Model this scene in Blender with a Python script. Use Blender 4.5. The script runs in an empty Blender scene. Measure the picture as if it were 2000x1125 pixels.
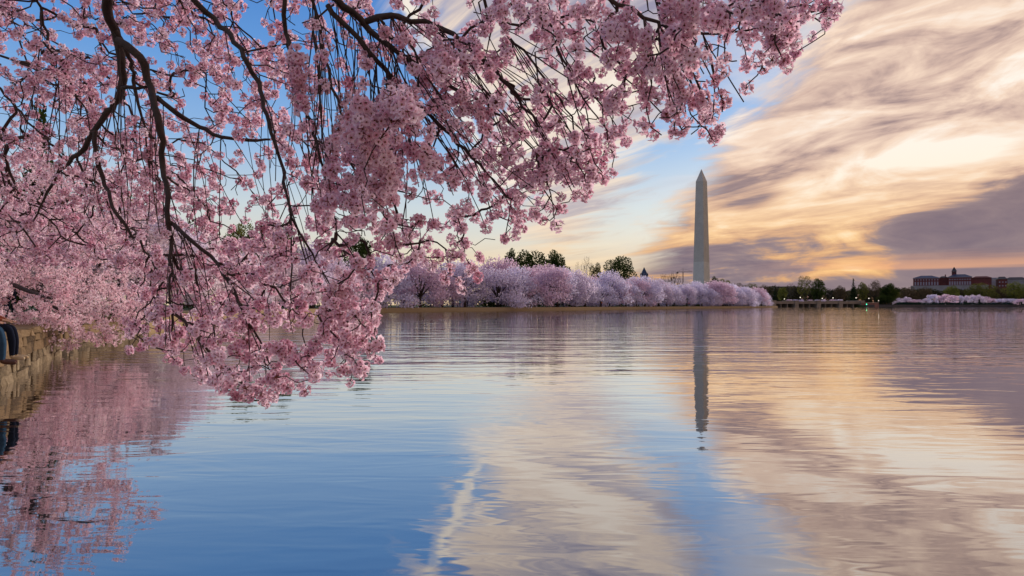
import bpy, bmesh, math, random
import numpy as np
from mathutils import Vector, Matrix

# ------------------------------------------------------------------ camera
scene = bpy.context.scene
F = 1333.0            # focal length in photo pixels (2000 px wide)
HZ = 596.0            # horizon row in the photo
EYE = 1.5             # eye height above the water
cam_d = bpy.data.cameras.new("camera")
cam_d.lens = 36.0 * F / 2000.0
cam_d.sensor_width = 36.0
cam_d.shift_y = (HZ - 562.5) / 2000.0
cam_d.clip_start = 0.05
cam_d.clip_end = 20000.0
cam = bpy.data.objects.new("camera", cam_d)
cam.location = (0, 0, EYE)
cam.rotation_euler = (math.radians(90), 0, 0)
scene.collection.objects.link(cam)
scene.camera = cam
scene.render.resolution_x, scene.render.resolution_y = 1024, 576

scene.render.engine = 'CYCLES'
scene.cycles.max_bounces = 8
scene.cycles.diffuse_bounces = 5
scene.cycles.glossy_bounces = 3
scene.cycles.transmission_bounces = 4
scene.cycles.use_denoising = True
vs = scene.view_settings
vs.view_transform = 'Standard'
vs.look = 'None'
vs.exposure = 0.0
vs.gamma = 1.0
vs.use_curve_mapping = False


def P(px, py, d):
    """photo pixel + distance (along +Y) -> world point"""
    return Vector(((px - 1000.0) / F * d, d, EYE + (HZ - py) / F * d))


def D(px, py):
    return Vector(((px - 1000.0), F, (HZ - py))).normalized()


SUN = D(1850, 300)
SUN_EL = math.asin(SUN.z)
SUN_AZ = math.atan2(SUN.x, SUN.y)


# ------------------------------------------------------------------ node helper
class NT:
    def __init__(self, tree):
        self.t = tree
        self.n = tree.nodes
        self.l = tree.links

    def new(self, kind, **kw):
        nd = self.n.new(kind)
        for k, v in kw.items():
            setattr(nd, k, v)
        return nd

    def set(self, sock, v):
        if v is None:
            return
        if hasattr(v, 'is_output') or isinstance(v, bpy.types.NodeSocket):
            self.l.new(v, sock)
        else:
            if isinstance(v, (tuple, list)) and sock.type == 'RGBA' and len(v) == 3:
                v = (*v, 1.0)
            sock.default_value = v

    def m(self, op, a, b=None, c=None, clamp=False):
        nd = self.new('ShaderNodeMath', operation=op, use_clamp=clamp)
        self.set(nd.inputs[0], a)
        if b is not None:
            self.set(nd.inputs[1], b)
        if c is not None:
            self.set(nd.inputs[2], c)
        return nd.outputs[0]

    def add(self, a, b): return self.m('ADD', a, b)
    def sub(self, a, b): return self.m('SUBTRACT', a, b)
    def mul(self, a, b): return self.m('MULTIPLY', a, b)

    def dot(self, v, n):
        nd = self.new('ShaderNodeVectorMath', operation='DOT_PRODUCT')
        self.set(nd.inputs[0], v)
        self.set(nd.inputs[1], tuple(n))
        return nd.outputs['Value']

    def comb(self, x, y, z=0.0):
        nd = self.new('ShaderNodeCombineXYZ')
        for i, v in enumerate((x, y, z)):
            self.set(nd.inputs[i], v)
        return nd.outputs[0]

    def noise(self, vec, scale=1.0, detail=4.0, rough=0.5, dist=0.0, dim='3D'):
        nd = self.new('ShaderNodeTexNoise', noise_dimensions=dim)
        self.set(nd.inputs['Vector'], vec)
        nd.inputs['Scale'].default_value = scale
        nd.inputs['Detail'].default_value = detail
        nd.inputs['Roughness'].default_value = rough
        nd.inputs['Distortion'].default_value = dist
        return nd.outputs[0]

    def smooth(self, v, lo, hi, a=0.0, b=1.0):
        nd = self.new('ShaderNodeMapRange', interpolation_type='SMOOTHSTEP')
        self.set(nd.inputs[0], v)
        for i, x in enumerate((lo, hi, a, b)):
            self.set(nd.inputs[i + 1], x)
        return nd.outputs[0]

    def lin(self, v, lo, hi, a=0.0, b=1.0):
        nd = self.new('ShaderNodeMapRange')
        self.set(nd.inputs[0], v)
        for i, x in enumerate((lo, hi, a, b)):
            self.set(nd.inputs[i + 1], x)
        return nd.outputs[0]

    def mix(self, f, a, b, mode='MIX'):
        nd = self.new('ShaderNodeMix', data_type='RGBA', blend_type=mode)
        self.set(nd.inputs[0], f)
        self.set(nd.inputs[6], a)
        self.set(nd.inputs[7], b)
        return nd.outputs[2]

    def ramp(self, f, stops, interp='LINEAR'):
        nd = self.new('ShaderNodeValToRGB')
        cr = nd.color_ramp
        cr.interpolation = interp
        while len(cr.elements) < len(stops):
            cr.elements.new(0.5)
        for e, (p, c) in zip(cr.elements, stops):
            e.position = p
            e.color = (*c, 1.0) if len(c) == 3 else c
        self.set(nd.inputs[0], f)
        return nd.outputs[0]


# ------------------------------------------------------------------ sky
def plane_n(p1, p2):
    """normal of the plane through the eye and two photo directions; positive to the right of p1->p2 (p1 above p2)"""
    n = D(*p1).cross(D(*p2)).normalized()
    if n.dot(D(1950, 60)) < 0:
        n = -n
    return n


world = bpy.data.worlds.new("World")
scene.world = world
world.use_nodes = True
world.cycles.sampling_method = "MANUAL"
world.cycles.sample_map_resolution = 512
W = NT(world.node_tree)
W.n.clear()
tc = W.new('ShaderNodeTexCoord')
dirv = tc.outputs['Generated']
sep = W.new('ShaderNodeSeparateXYZ')
W.set(sep.inputs[0], dirv)
sx, sy, sz = sep.outputs
zc = W.m('MAXIMUM', sz, 0.0)
inv = W.m('DIVIDE', 1.0, W.add(zc, 0.07))
pu = W.mul(sx, inv)
pv = W.mul(sy, inv)
pl = W.comb(pu, pv, 0.0)
azs = math.radians(-38)
u_ = W.dot(pl, (math.sin(azs), math.cos(azs), 0))
v_ = W.dot(pl, (math.cos(azs), -math.sin(azs), 0))
streak = W.noise(W.comb(W.mul(u_, 0.42), W.mul(v_, 1.0), 0.3), 1.6, 7.0, 0.56, 0.6)
fine = W.noise(W.comb(W.mul(u_, 0.75), W.mul(v_, 2.0), 4.3), 2.2, 6.0, 0.58, 0.8)
big = W.noise(W.comb(W.mul(u_, 0.28), W.mul(v_, 0.55), 9.1), 1.1, 3.0, 0.5, 0.2)
# lines of cloud fan out from a point on the horizon: angle about it and distance along it
azv = math.atan2(-800.0, F)
rho = W.dot(dirv, (math.sin(azv), math.cos(azv), 0))
theta = W.m('ARCTAN2', sz, W.dot(dirv, (math.cos(azv), -math.sin(azv), 0)))
mottle = W.noise(W.comb(W.mul(rho, 6.5), W.mul(theta, 17.0), 0.7), 1.0, 6.0, 0.55, 0.8)
mottle2 = W.noise(W.comb(W.mul(rho, 16.0), W.mul(theta, 44.0), 3.1), 1.0, 5.0, 0.58, 0.8)
elev = W.m('ARCSINE', sz)                         # radians

sky_t = W.new('ShaderNodeTexSky', sky_type='NISHITA')
sky_t.sun_disc = False
sky_t.sun_elevation = SUN_EL
sky_t.sun_rotation = SUN_AZ
sky_t.air_density = 1.0
sky_t.dust_density = 1.0
sky_t.ozone_density = 2.5
SK = 10.0     # background strength is 1/SK

clear = W.ramp(W.lin(elev, 0.0, math.radians(45)), [
    (0.0, (0.86, 0.66, 0.44)), (0.10, (0.82, 0.74, 0.60)), (0.18, (0.66, 0.74, 0.78)),
    (0.28, (0.32, 0.53, 0.84)), (0.42, (0.14, 0.36, 0.79)), (0.55, (0.065, 0.24, 0.67)), (1.0, (0.045, 0.17, 0.52))])
clear10 = W.mix(1.0, clear, (SK, SK, SK), 'MULTIPLY')
base = W.mix(0.82, sky_t.outputs[0], clear10)

glow = W.m('POWER', W.m('MAXIMUM', W.dot(dirv, SUN), 0.0), 22.0)
low = W.smooth(elev, math.radians(13), math.radians(1.5))

# the thick cloud deck right of the obelisk
n1 = plane_n((1650, 0), (1385, 310))
edge1 = W.add(W.dot(dirv, n1), W.mul(W.sub(mottle, 0.5), 0.14))
edge1 = W.add(edge1, W.mul(W.sub(mottle2, 0.5), 0.08))
m1 = W.smooth(edge1, -0.02, 0.035)
# dark bank low on the right
n4 = D(1420, 590).cross(D(2000, 318)).normalized()
if n4.z < 0:
    n4 = -n4
below = W.smooth(W.add(W.dot(dirv, n4), W.mul(W.sub(mottle, 0.5), 0.15)), 0.025, -0.045)
tone = W.add(W.mul(W.sub(mottle, 0.5), 2.1), W.mul(W.sub(mottle2, 0.5), 0.55))
tone = W.add(tone, W.mul(W.sub(streak, 0.5), 0.75))
tone = W.add(tone, W.mul(W.sub(fine, 0.5), 0.25))
tone = W.add(tone, 0.505)
tone = W.add(tone, W.mul(glow, 0.10))


def gap(px, py, wx, wz, tilt):
    """a thinner place in the cloud where the veiled sun burns through"""
    c = D(px, py)
    rt_ = Vector((c.y, -c.x, 0)).normalized()
    up_ = Vector((-c.x * c.z, -c.y * c.z, 1 - c.z * c.z)).normalized()
    a_ = rt_ * math.cos(tilt) + up_ * math.sin(tilt)
    b_ = up_ * math.cos(tilt) - rt_ * math.sin(tilt)
    q = W.add(W.m('POWER', W.mul(W.dot(dirv, a_), 1.0 / wx), 2.0), W.m('POWER', W.mul(W.dot(dirv, b_), 1.0 / wz), 2.0))
    q = W.add(q, W.mul(W.sub(mottle2, 0.5), 1.6))
    return W.mul(W.smooth(q, 1.3, 0.0), W.smooth(sy, 0.0, 0.2))


tone = W.add(tone, W.mul(gap(1835, 302, 0.085, 0.020, 0.0), 0.42))
tone = W.add(tone, W.mul(gap(1600, 352, 0.070, 0.024, 0.35), 0.30))
tone_b = W.add(W.add(W.mul(W.sub(mottle, 0.5), 0.5), W.mul(W.sub(mottle2, 0.5), 0.3)), 0.16)
below = W.mul(below, W.smooth(sy, 0.0, 0.4))       # bank faded out behind the camera to brighten the obelisk's right face
tone = W.m('ADD', W.mul(tone, W.sub(1.0, below)), W.mul(tone_b, below))
cl_hi = W.ramp(tone, [(0.0, (0.22, 0.16, 0.185)), (0.28, (0.38, 0.27, 0.265)), (0.50, (0.68, 0.49, 0.41)),
                      (0.74, (0.93, 0.71, 0.56)), (1.0, (1.03, 0.93, 0.82))])
cl_lo = W.ramp(tone, [(0.0, (0.20, 0.155, 0.20)), (0.25, (0.32, 0.24, 0.25)), (0.45, (0.74, 0.41, 0.20)),
                      (0.72, (0.99, 0.60, 0.25)), (1.0, (1.06, 0.83, 0.49))])
cloud1 = W.mix(low, cl_hi, cl_lo)
# orange bands just over the far roofs
band_n = W.noise(W.comb(W.mul(sx, 1.2), W.mul(sz, 26.0), 1.7), 1.6, 4.0, 0.5, 0.2)
band = W.mul(W.smooth(band_n, 0.46, 0.62), W.smooth(elev, math.radians(4.6), math.radians(2.0)))
band = W.mul(band, W.smooth(W.dot(dirv, (1, 0, 0)), 0.30, 0.48))
cloud1 = W.mix(W.mul(band, 0.75), cloud1, (0.92, 0.45, 0.24))

# thin sunlit veil left of the obelisk
n2 = plane_n((1465, -40), (1232, 350))
n3 = plane_n((850, 120), (985, 452))
n3 = -n3 if n3.dot(D(1150, 300)) < 0 else n3
veil = W.mul(W.smooth(W.add(W.dot(dirv, n2), W.mul(W.sub(mottle2, 0.5), 0.20)), 0.03, -0.05),
             W.smooth(W.add(W.dot(dirv, n3), W.mul(W.sub(mottle, 0.5), 0.26)), -0.03, 0.07))
veil_t = W.add(W.add(W.mul(W.sub(mottle, 0.5), 1.5), 0.62), W.mul(W.sub(mottle2, 0.5), 0.5))
veil_t = W.add(veil_t, W.smooth(elev, math.radians(16), math.radians(26), 0.0, -0.34))
veil_hi = W.ramp(veil_t, [(0.1, (0.34, 0.31, 0.40)), (0.38, (0.55, 0.48, 0.50)), (0.6, (0.88, 0.72, 0.58)), (0.9, (1.0, 0.88, 0.74))])
veil_lo = W.ramp(veil_t, [(0.1, (0.50, 0.45, 0.38)), (0.5, (0.88, 0.62, 0.36)), (0.9, (1.0, 0.75, 0.44))])
veil_c = W.mix(W.smooth(elev, math.radians(9), math.radians(1.5)), veil_hi, veil_lo)
# everything melts together towards the horizon glow
hz = W.smooth(elev, math.radians(6.5), math.radians(2.0))
hz = W.mul(hz, W.smooth(W.dot(dirv, D(1330, 560)), 0.88, 0.995))
veil_f = W.m('MAXIMUM', W.mul(veil, 0.93), W.mul(hz, 0.85))

# old contrail high on the left
nk = D(935, 282).cross(D(826, 70)).normalized()
ck = W.add(W.dot(dirv, nk), W.mul(W.sub(W.noise(W.comb(sx, sy, W.mul(sz, 1.0)), 14.0, 3.0, 0.6), 0.5), 0.035))
trail = W.smooth(W.m('ABSOLUTE', ck), 0.012, 0.003)
trail = W.mul(trail, W.smooth(elev, math.radians(11.5), math.radians(13.5)))
trail = W.mul(trail, W.smooth(W.noise(dirv, 30.0, 2.0, 0.5), 0.35, 0.6, 0.35, 1.0))
trail = W.mul(trail, W.smooth(sy, 0.0, 0.3))

col = W.mix(1.0, cloud1, (SK, SK, SK), 'MULTIPLY')
vcol = W.mix(1.0, veil_c, (SK, SK, SK), 'MULTIPLY')
fill_n = W.noise(W.comb(W.mul(pu, 0.8), W.mul(pv, 0.8), 2.2), 1.3, 6.0, 0.55, 0.5)
fill_f = W.mul(W.smooth(fill_n, 0.45, 0.60), W.smooth(W.dot(dirv, D(420, 180)), 0.86, 0.70))  # cloud outside the view, added to brighten the blossoms; left view stays clear
fill_c = W.ramp(fill_n, [(0.42, (0.46, 0.48, 0.56)), (0.55, (0.78, 0.74, 0.75)), (0.75, (0.54, 0.51, 0.55))])
out = W.mix(W.mul(fill_f, 0.92), base, W.mix(1.0, fill_c, (SK, SK, SK), 'MULTIPLY'))
out = W.mix(veil_f, out, vcol)
out = W.mix(W.mul(trail, 0.95), out, (0.95 * SK, 0.86 * SK, 0.74 * SK))
out = W.mix(m1, out, col)
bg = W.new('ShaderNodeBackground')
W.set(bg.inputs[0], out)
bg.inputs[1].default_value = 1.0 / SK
wo = W.new('ShaderNodeOutputWorld')
W.l.new(bg.outputs[0], wo.inputs[0])

# ------------------------------------------------------------------ sun behind thin cloud
sun_d = bpy.data.lights.new("sun", 'SUN')
sun_d.energy = 4.4
sun_d.angle = math.radians(14)
sun_d.color = (1.0, 0.88, 0.78)
sun = bpy.data.objects.new("sun", sun_d)
sun.rotation_euler = SUN.to_track_quat('Z', 'Y').to_euler()
sun.location = (60, 80, 60)
sun.visible_glossy = False     # the sun is veiled: no disc mirrored in the water
scene.collection.objects.link(sun)

# ================================================================== helpers
COL = scene.collection
rng = np.random.default_rng(11)
random.seed(5)


def link(o, parent=None):
    COL.objects.link(o)
    if parent is not None:
        o.parent = parent
    return o


def tag(o, label=None, cat=None, group=None, kind=None):
    if label: o['label'] = label
    if cat: o['category'] = cat
    if group: o['group'] = group
    if kind: o['kind'] = kind
    return o


def empty(name, loc=(0, 0, 0), rz=0.0):
    o = bpy.data.objects.new(name, None)
    o.location = loc
    o.rotation_euler = (0, 0, rz)
    o.empty_display_size = 0.3
    return link(o)


def mat(name):
    m = bpy.data.materials.new(name)
    m.use_nodes = True
    t = NT(m.node_tree)
    t.n.clear()
    o = t.new('ShaderNodeOutputMaterial')
    return m, t, o


def simple_mat(name, c1, c2=None, scale=3.0, rough=0.8, bump=0.0, bscale=None, spec=0.3, detail=4.0, metallic=0.0):
    """two-tone noise material in object space"""
    m, t, o = mat(name)
    p = t.new('ShaderNodeBsdfPrincipled')
    tcn = t.new('ShaderNodeTexCoord')
    f = t.noise(tcn.outputs['Object'], scale, detail, 0.6)
    c2 = c2 or tuple(x * 0.7 for x in c1)
    t.set(p.inputs['Base Color'], t.ramp(f, [(0.32, c2), (0.68, c1)]))
    p.inputs['Roughness'].default_value = rough
    p.inputs['Specular IOR Level'].default_value = spec
    p.inputs['Metallic'].default_value = metallic
    if bump:
        b = t.new('ShaderNodeBump')
        b.inputs['Strength'].default_value = 1.0
        b.inputs['Distance'].default_value = bump
        t.set(b.inputs['Height'], t.noise(tcn.outputs['Object'], bscale or scale * 3, 5.0, 0.6))
        t.l.new(b.outputs[0], p.inputs['Normal'])
    t.l.new(p.outputs[0], o.inputs[0])
    return m


def leaf_mat(name, c_dark, c_light, trans=0.4, attr='tint'):
    """petals and leaves: colour from a per-leaf tint, light comes through"""
    m, t, o = mat(name)
    at = t.new('ShaderNodeAttribute', attribute_name=attr)
    c = t.ramp(at.outputs['Fac'], [(0.0, c_dark), (1.0, c_light)])
    d = t.new('ShaderNodeBsdfDiffuse')
    tr = t.new('ShaderNodeBsdfTranslucent')
    t.set(d.inputs[0], c)
    t.set(tr.inputs[0], c)
    mx = t.new('ShaderNodeMixShader')
    mx.inputs[0].default_value = trans
    t.l.new(d.outputs[0], mx.inputs[1])
    t.l.new(tr.outputs[0], mx.inputs[2])
    t.l.new(mx.outputs[0], o.inputs[0])
    return m


def mesh_np(name, V, faces, mats, midx=None, tint=None, smooth=False):
    """V n x 3, faces m x k (k = 3 or 4, or a list of arrays); quick mesh"""
    if not isinstance(faces, list):
        faces = [faces]
    me = bpy.data.meshes.new(name)
    V = np.asarray(V, dtype=np.float32)
    me.vertices.add(len(V))
    me.vertices.foreach_set('co', V.ravel())
    loops = np.concatenate([f.ravel() for f in faces]).astype(np.int32)
    tot = np.concatenate([np.full(len(f), f.shape[1]) for f in faces]).astype(np.int32)
    start = np.concatenate([[0], np.cumsum(tot)[:-1]]).astype(np.int32)
    me.loops.add(len(loops))
    me.loops.foreach_set('vertex_index', loops)
    me.polygons.add(len(tot))
    me.polygons.foreach_set('loop_start', start)
    me.polygons.foreach_set('loop_total', tot)
    for m in mats:
        me.materials.append(m)
    if midx is not None:
        me.polygons.foreach_set('material_index', np.asarray(midx, dtype=np.int32))
    if smooth:
        me.polygons.foreach_set('use_smooth', np.ones(len(tot), dtype=bool))
    if tint is not None:
        a = me.attributes.new('tint', 'FLOAT', 'POINT')
        a.data.foreach_set('value', np.asarray(tint, dtype=np.float32))
    me.update(calc_edges=True)
    return me


def obj(name, me, parent=None, loc=None):
    o = bpy.data.objects.new(name, me)
    if loc is not None:
        o.location = loc
    return link(o, parent)


class MB:
    """collects boxes, prisms and tubes into one mesh"""

    def __init__(self):
        self.bm = bmesh.new()

    def box(self, x0, x1, y0, y1, z0, z1, mi=0):
        vs = [self.bm.verts.new(p) for p in ((x0, y0, z0), (x1, y0, z0), (x1, y1, z0), (x0, y1, z0), (x0, y0, z1), (x1, y0, z1), (x1, y1, z1), (x0, y1, z1))]
        for q in ((3, 2, 1, 0), (4, 5, 6, 7), (0, 1, 5, 4), (1, 2, 6, 5), (2, 3, 7, 6), (3, 0, 4, 7)):
            f = self.bm.faces.new([vs[i] for i in q])
            f.material_index = mi
        return self

    def hip(self, x0, x1, y0, y1, z0, z1, inset_x, inset_y, mi=0):
        lo = [self.bm.verts.new(p) for p in ((x0, y0, z0), (x1, y0, z0), (x1, y1, z0), (x0, y1, z0))]
        hi = [self.bm.verts.new(p) for p in ((x0 + inset_x, y0 + inset_y, z1), (x1 - inset_x, y0 + inset_y, z1), (x1 - inset_x, y1 - inset_y, z1), (x0 + inset_x, y1 - inset_y, z1))]
        for i in range(4):
            j = (i + 1) % 4
            self.bm.faces.new((lo[i], lo[j], hi[j], hi[i])).material_index = mi
        self.bm.faces.new(hi).material_index = mi
        self.bm.faces.new(lo[::-1]).material_index = mi
        return self

    def tube(self, pts, rad, n=6, mi=0):
        pts = [Vector(p) for p in pts]
        if not hasattr(rad, '__len__'):
            rad = [rad] * len(pts)
        rings = []
        for i, p in enumerate(pts):
            t = (pts[min(i + 1, len(pts) - 1)] - pts[max(i - 1, 0)]).normalized()
            a = t.orthogonal().normalized() if i == 0 else (a - t * a.dot(t)).normalized()
            b = t.cross(a)
            rings.append([self.bm.verts.new(p + (a * math.cos(k * 2 * math.pi / n) + b * math.sin(k * 2 * math.pi / n)) * rad[i]) for k in range(n)])
        for r0, r1 in zip(rings, rings[1:]):
            for k in range(n):
                f = self.bm.faces.new((r0[k], r0[(k + 1) % n], r1[(k + 1) % n], r1[k]))
                f.material_index = mi
                f.smooth = True
        self.bm.faces.new(rings[0][::-1]).material_index = mi
        self.bm.faces.new(rings[-1]).material_index = mi
        return self

    def mesh(self, name, *mats):
        me = bpy.data.meshes.new(name)
        bmesh.ops.recalc_face_normals(self.bm, faces=self.bm.faces[:])
        self.bm.to_mesh(me)
        self.bm.free()
        for m in mats:
            me.materials.append(m)
        return me

    def build(self, name, m, parent=None, loc=None):
        return obj(name, self.mesh(name, *(m if isinstance(m, (list, tuple)) else (m,))), parent, loc)


def tubes_np(chains, n=5):
    """chains: list of (pts k x 3, radii k) -> V, quads"""
    VV, FF, off = [], [], 0
    ang = np.arange(n) * 2 * math.pi / n
    ca, sa = np.cos(ang), np.sin(ang)
    for pts, rad in chains:
        pts = np.asarray(pts, float)
        k = len(pts)
        t = np.gradient(pts, axis=0)
        t /= np.linalg.norm(t, axis=1)[:, None] + 1e-9
        ref = np.array([0.31, 0.77, 0.55])
        a = np.cross(t, ref)
        a /= np.linalg.norm(a, axis=1)[:, None] + 1e-9
        b = np.cross(t, a)
        r = np.asarray(rad, float)
        ring = pts[:, None, :] + (a[:, None, :] * ca[None, :, None] + b[:, None, :] * sa[None, :, None]) * r[:, None, None]
        VV.append(ring.reshape(-1, 3))
        i = np.arange(k - 1)[:, None] * n
        j = np.arange(n)[None, :]
        j2 = (j + 1) % n
        q = np.stack([i + j, i + j2, i + n + j2, i + n + j], axis=-1).reshape(-1, 4) + off
        FF.append(q)
        off += k * n
    return np.concatenate(VV), np.concatenate(FF)


def catmull(pts, step):
    """smooth polyline through pts, about step apart"""
    pts = [np.asarray(p, float) for p in pts]
    out = []
    for i in range(len(pts) - 1):
        p0, p1, p2, p3 = pts[max(i - 1, 0)], pts[i], pts[i + 1], pts[min(i + 2, len(pts) - 1)]
        k = max(2, int(np.linalg.norm(p2 - p1) / step))
        for s in range(k):
            t = s / k
            out.append(0.5 * ((2 * p1) + (-p0 + p2) * t + (2 * p0 - 5 * p1 + 4 * p2 - p3) * t * t + (-p0 + 3 * p1 - 3 * p2 + p3) * t ** 3))
    out.append(pts[-1])
    return np.array(out)


def ordinal(n):
    names = "first second third fourth fifth sixth seventh eighth ninth tenth eleventh twelfth thirteenth fourteenth fifteenth sixteenth seventeenth eighteenth nineteenth".split()
    tens = {20: ('twentieth', 'twenty'), 30: ('thirtieth', 'thirty'), 40: ('fortieth', 'forty'), 50: ('fiftieth', 'fifty'), 60: ('sixtieth', 'sixty')}
    if n < 20:
        return names[n - 1]
    t = n // 10 * 10
    return tens[t][0] if n == t else tens[t][1] + '-' + names[n - t - 1]


# ================================================================== water
def water_material():
    m, t, o = mat("basin_water")
    geo = t.new('ShaderNodeNewGeometry')
    sp = t.new('ShaderNodeSeparateXYZ')
    t.set(sp.inputs[0], geo.outputs['Position'])
    x, y, z = sp.outputs
    big = t.noise(t.comb(t.mul(x, 0.10), t.mul(y, 0.55), 0.0), 1.0, 2.0, 0.5, 0.4)
    mid = t.noise(t.comb(t.mul(x, 0.75), t.mul(y, 2.3), 3.0), 1.0, 2.0, 0.5, 0.6)
    small = t.noise(t.comb(t.mul(x, 2.2), t.mul(y, 6.0), 5.0), 1.0, 2.0, 0.5, 0.4)
    swell = t.noise(t.comb(t.mul(x, 0.45), t.mul(y, 0.30), 6.0), 1.0, 1.0, 0.5, 0.0)
    patch = t.noise(t.comb(t.mul(x, 0.012), t.mul(y, 0.02), 8.0), 1.0, 2.0, 0.5)
    # sheltered water by the bank is calmer than the open basin
    open_ = t.smooth(y, 4.0, 28.0, 0.27, 1.05)
    open_ = t.mul(open_, t.lin(patch, 0.3, 0.7, 0.55, 1.25))
    h = t.add(t.add(t.mul(big, 0.060), t.mul(mid, 0.021)), t.mul(small, 0.0028))
    h = t.mul(h, open_)
    h = t.add(h, t.mul(swell, 0.008))
    b = t.new('ShaderNodeBump')
    b.inputs['Strength'].default_value = 1.0
    b.inputs['Distance'].default_value = 1.0
    t.set(b.inputs['Height'], h)
    gl = t.new('ShaderNodeBsdfGlossy', distribution='GGX')
    gl.inputs['Color'].default_value = (0.87, 0.86, 0.87, 1)
    gl.inputs['Roughness'].default_value = 0.02
    t.l.new(b.outputs[0], gl.inputs['Normal'])
    df = t.new('ShaderNodeBsdfDiffuse')
    df.inputs['Color'].default_value = (0.012, 0.020, 0.026, 1)
    lw = t.new('ShaderNodeFresnel')
    lw.inputs['IOR'].default_value = 1.33
    t.l.new(b.outputs[0], lw.inputs['Normal'])
    f = t.lin(lw.outputs[0], 0.03, 0.5, 0.45, 0.95)
    mx = t.new('ShaderNodeMixShader')
    t.set(mx.inputs[0], f)
    t.l.new(df.outputs[0], mx.inputs[1])
    t.l.new(gl.outputs[0], mx.inputs[2])
    t.l.new(mx.outputs[0], o.inputs[0])
    return m


bmw = bmesh.new()
R_ = 9000
for q in [((-R_, -R_), (R_, -R_), (R_, R_), (-R_, R_))]:
    bmw.faces.new([bmw.verts.new((a, b, 0.0)) for a, b in q])
mew = bpy.data.meshes.new("water")
bmw.to_mesh(mew)
bmw.free()
mew.materials.append(water_material())
tag(obj("water", mew), "calm basin water mirroring the sunrise sky", kind='structure')

# ================================================================== land and sea wall
# outline of the bank at the waterline, from the right of the camera round to the bridge
BANK = [(60, -30), (25, -12), (7, -3.4), (1.0, -1.0), (-2.2, 0.6), (-5.2, 5.0), (-7.9, 9.6), (-9.5, 12.7), (-10.5, 14.6), (-12.9, 19.0), (-14.9, 23.3),
        (-16.7, 28.2), (-18.7, 34.5), (-22.6, 49), (-27.0, 69), (-29.2, 95), (-27.0, 138), (-12, 160), (14, 190), (60, 267), (110, 335), (150, 400), (176, 452)]
bank = catmull([(a, b, 0) for a, b in BANK], 1.0)


def inland(path, off):
    t = np.gradient(path, axis=0)
    t /= np.linalg.norm(t, axis=1)[:, None]
    nrm = np.stack([-t[:, 1], t[:, 0], np.zeros(len(t))], axis=1)      # left of travel... travel runs away from the camera
    return path + nrm * off


sgn = 1.0
test = inland(bank, 5.0)
i0 = int(np.argmin(np.abs(bank[:, 1] - 60) + 1e3 * (bank[:, 0] > 0)))
if test[i0, 0] > bank[i0, 0]:
    sgn = -1.0
GROUND = 0.98

M_grass = simple_mat("bank_grass", (0.060, 0.075, 0.022), (0.030, 0.038, 0.014), 0.35, 0.95)
M_path = simple_mat("footpath_gravel", (0.30, 0.235, 0.165), (0.20, 0.155, 0.105), 1.2, 0.95, 0.01, 20)


def stone_mat(name, a, b, c):
    m, t, o = mat(name)
    p = t.new('ShaderNodeBsdfPrincipled')
    tcn = t.new('ShaderNodeTexCoord')
    oi = t.new('ShaderNodeObjectInfo')
    n1_ = t.noise(tcn.outputs['Object'], 5.0, 6.0, 0.65)
    n2_ = t.noise(tcn.outputs['Object'], 26.0, 4.0, 0.6)
    f = t.add(t.mul(n1_, 0.75), t.mul(t.sub(oi.outputs['Random'], 0.5), 0.5))
    f = t.add(f, t.mul(t.sub(n2_, 0.5), 0.4))
    t.set(p.inputs['Base Color'], t.ramp(f, [(0.1, c), (0.4, b), (0.75, a)]))
    p.inputs['Roughness'].default_value = 0.9
    p.inputs['Specular IOR Level'].default_value = 0.2
    bp = t.new('ShaderNodeBump')
    bp.inputs['Distance'].default_value = 0.02
    t.set(bp.inputs['Height'], t.add(n1_, t.mul(n2_, 0.5)))
    t.l.new(bp.outputs[0], p.inputs['Normal'])
    t.l.new(p.outputs[0], o.inputs[0])
    return m


M_stone = stone_mat("sea_wall_stone", (0.23, 0.155, 0.088), (0.145, 0.098, 0.056), (0.045, 0.032, 0.022))
M_wet = stone_mat("sea_wall_waterline_stone", (0.30, 0.235, 0.155), (0.16, 0.12, 0.076), (0.04, 0.03, 0.022))
M_core = stone_mat("sea_wall_mortar", (0.30, 0.215, 0.12), (0.21, 0.15, 0.085), (0.11, 0.08, 0.045))


def land(name, label, ring, z, skirt=True, m=None):
    bm = bmesh.new()
    vs_ = [bm.verts.new((p[0], p[1], z)) for p in ring]
    es = [bm.edges.new((vs_[i], vs_[(i + 1) % len(vs_)])) for i in range(len(vs_))]
    bmesh.ops.triangle_fill(bm, use_beauty=True, use_dissolve=False, edges=es)
    for f in bm.faces:
        if f.normal.z < 0:
            f.normal_flip()
    if skirt:
        lo = [bm.verts.new((p[0], p[1], -2)) for p in ring]
        for i in range(len(vs_)):
            j = (i + 1) % len(vs_)
            bm.faces.new((vs_[i], vs_[j], lo[j], lo[i]))
    me = bpy.data.meshes.new(name)
    bm.to_mesh(me)
    bm.free()
    me.materials.append(m or M_grass)
    return tag(obj(name, me), label, kind='structure')


edge = inland(bank, sgn * 1.5)
ring = [tuple(p[:2]) for p in edge[::3]] + [(190, 520), (230, 900), (400, 2600), (400, 8000), (-8000, 8000), (-8000, -8000), (8000, -8000), (8000, -160), (160, -80)]
land("ground", "grassy park land behind the sea wall", ring, GROUND)


def strip(path, o0, o1, z, name, m, label):
    a, b = inland(path, sgn * o0), inland(path, sgn * o1)
    a[:, 2] = z
    b[:, 2] = z
    n = len(path)
    i = np.arange(n - 1)
    q = np.stack([i, i + 1, i + 1 + n, i + n], axis=1)
    return tag(obj(name, mesh_np(name, np.concatenate([a, b]), q, [m])), label, kind='structure')


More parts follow.
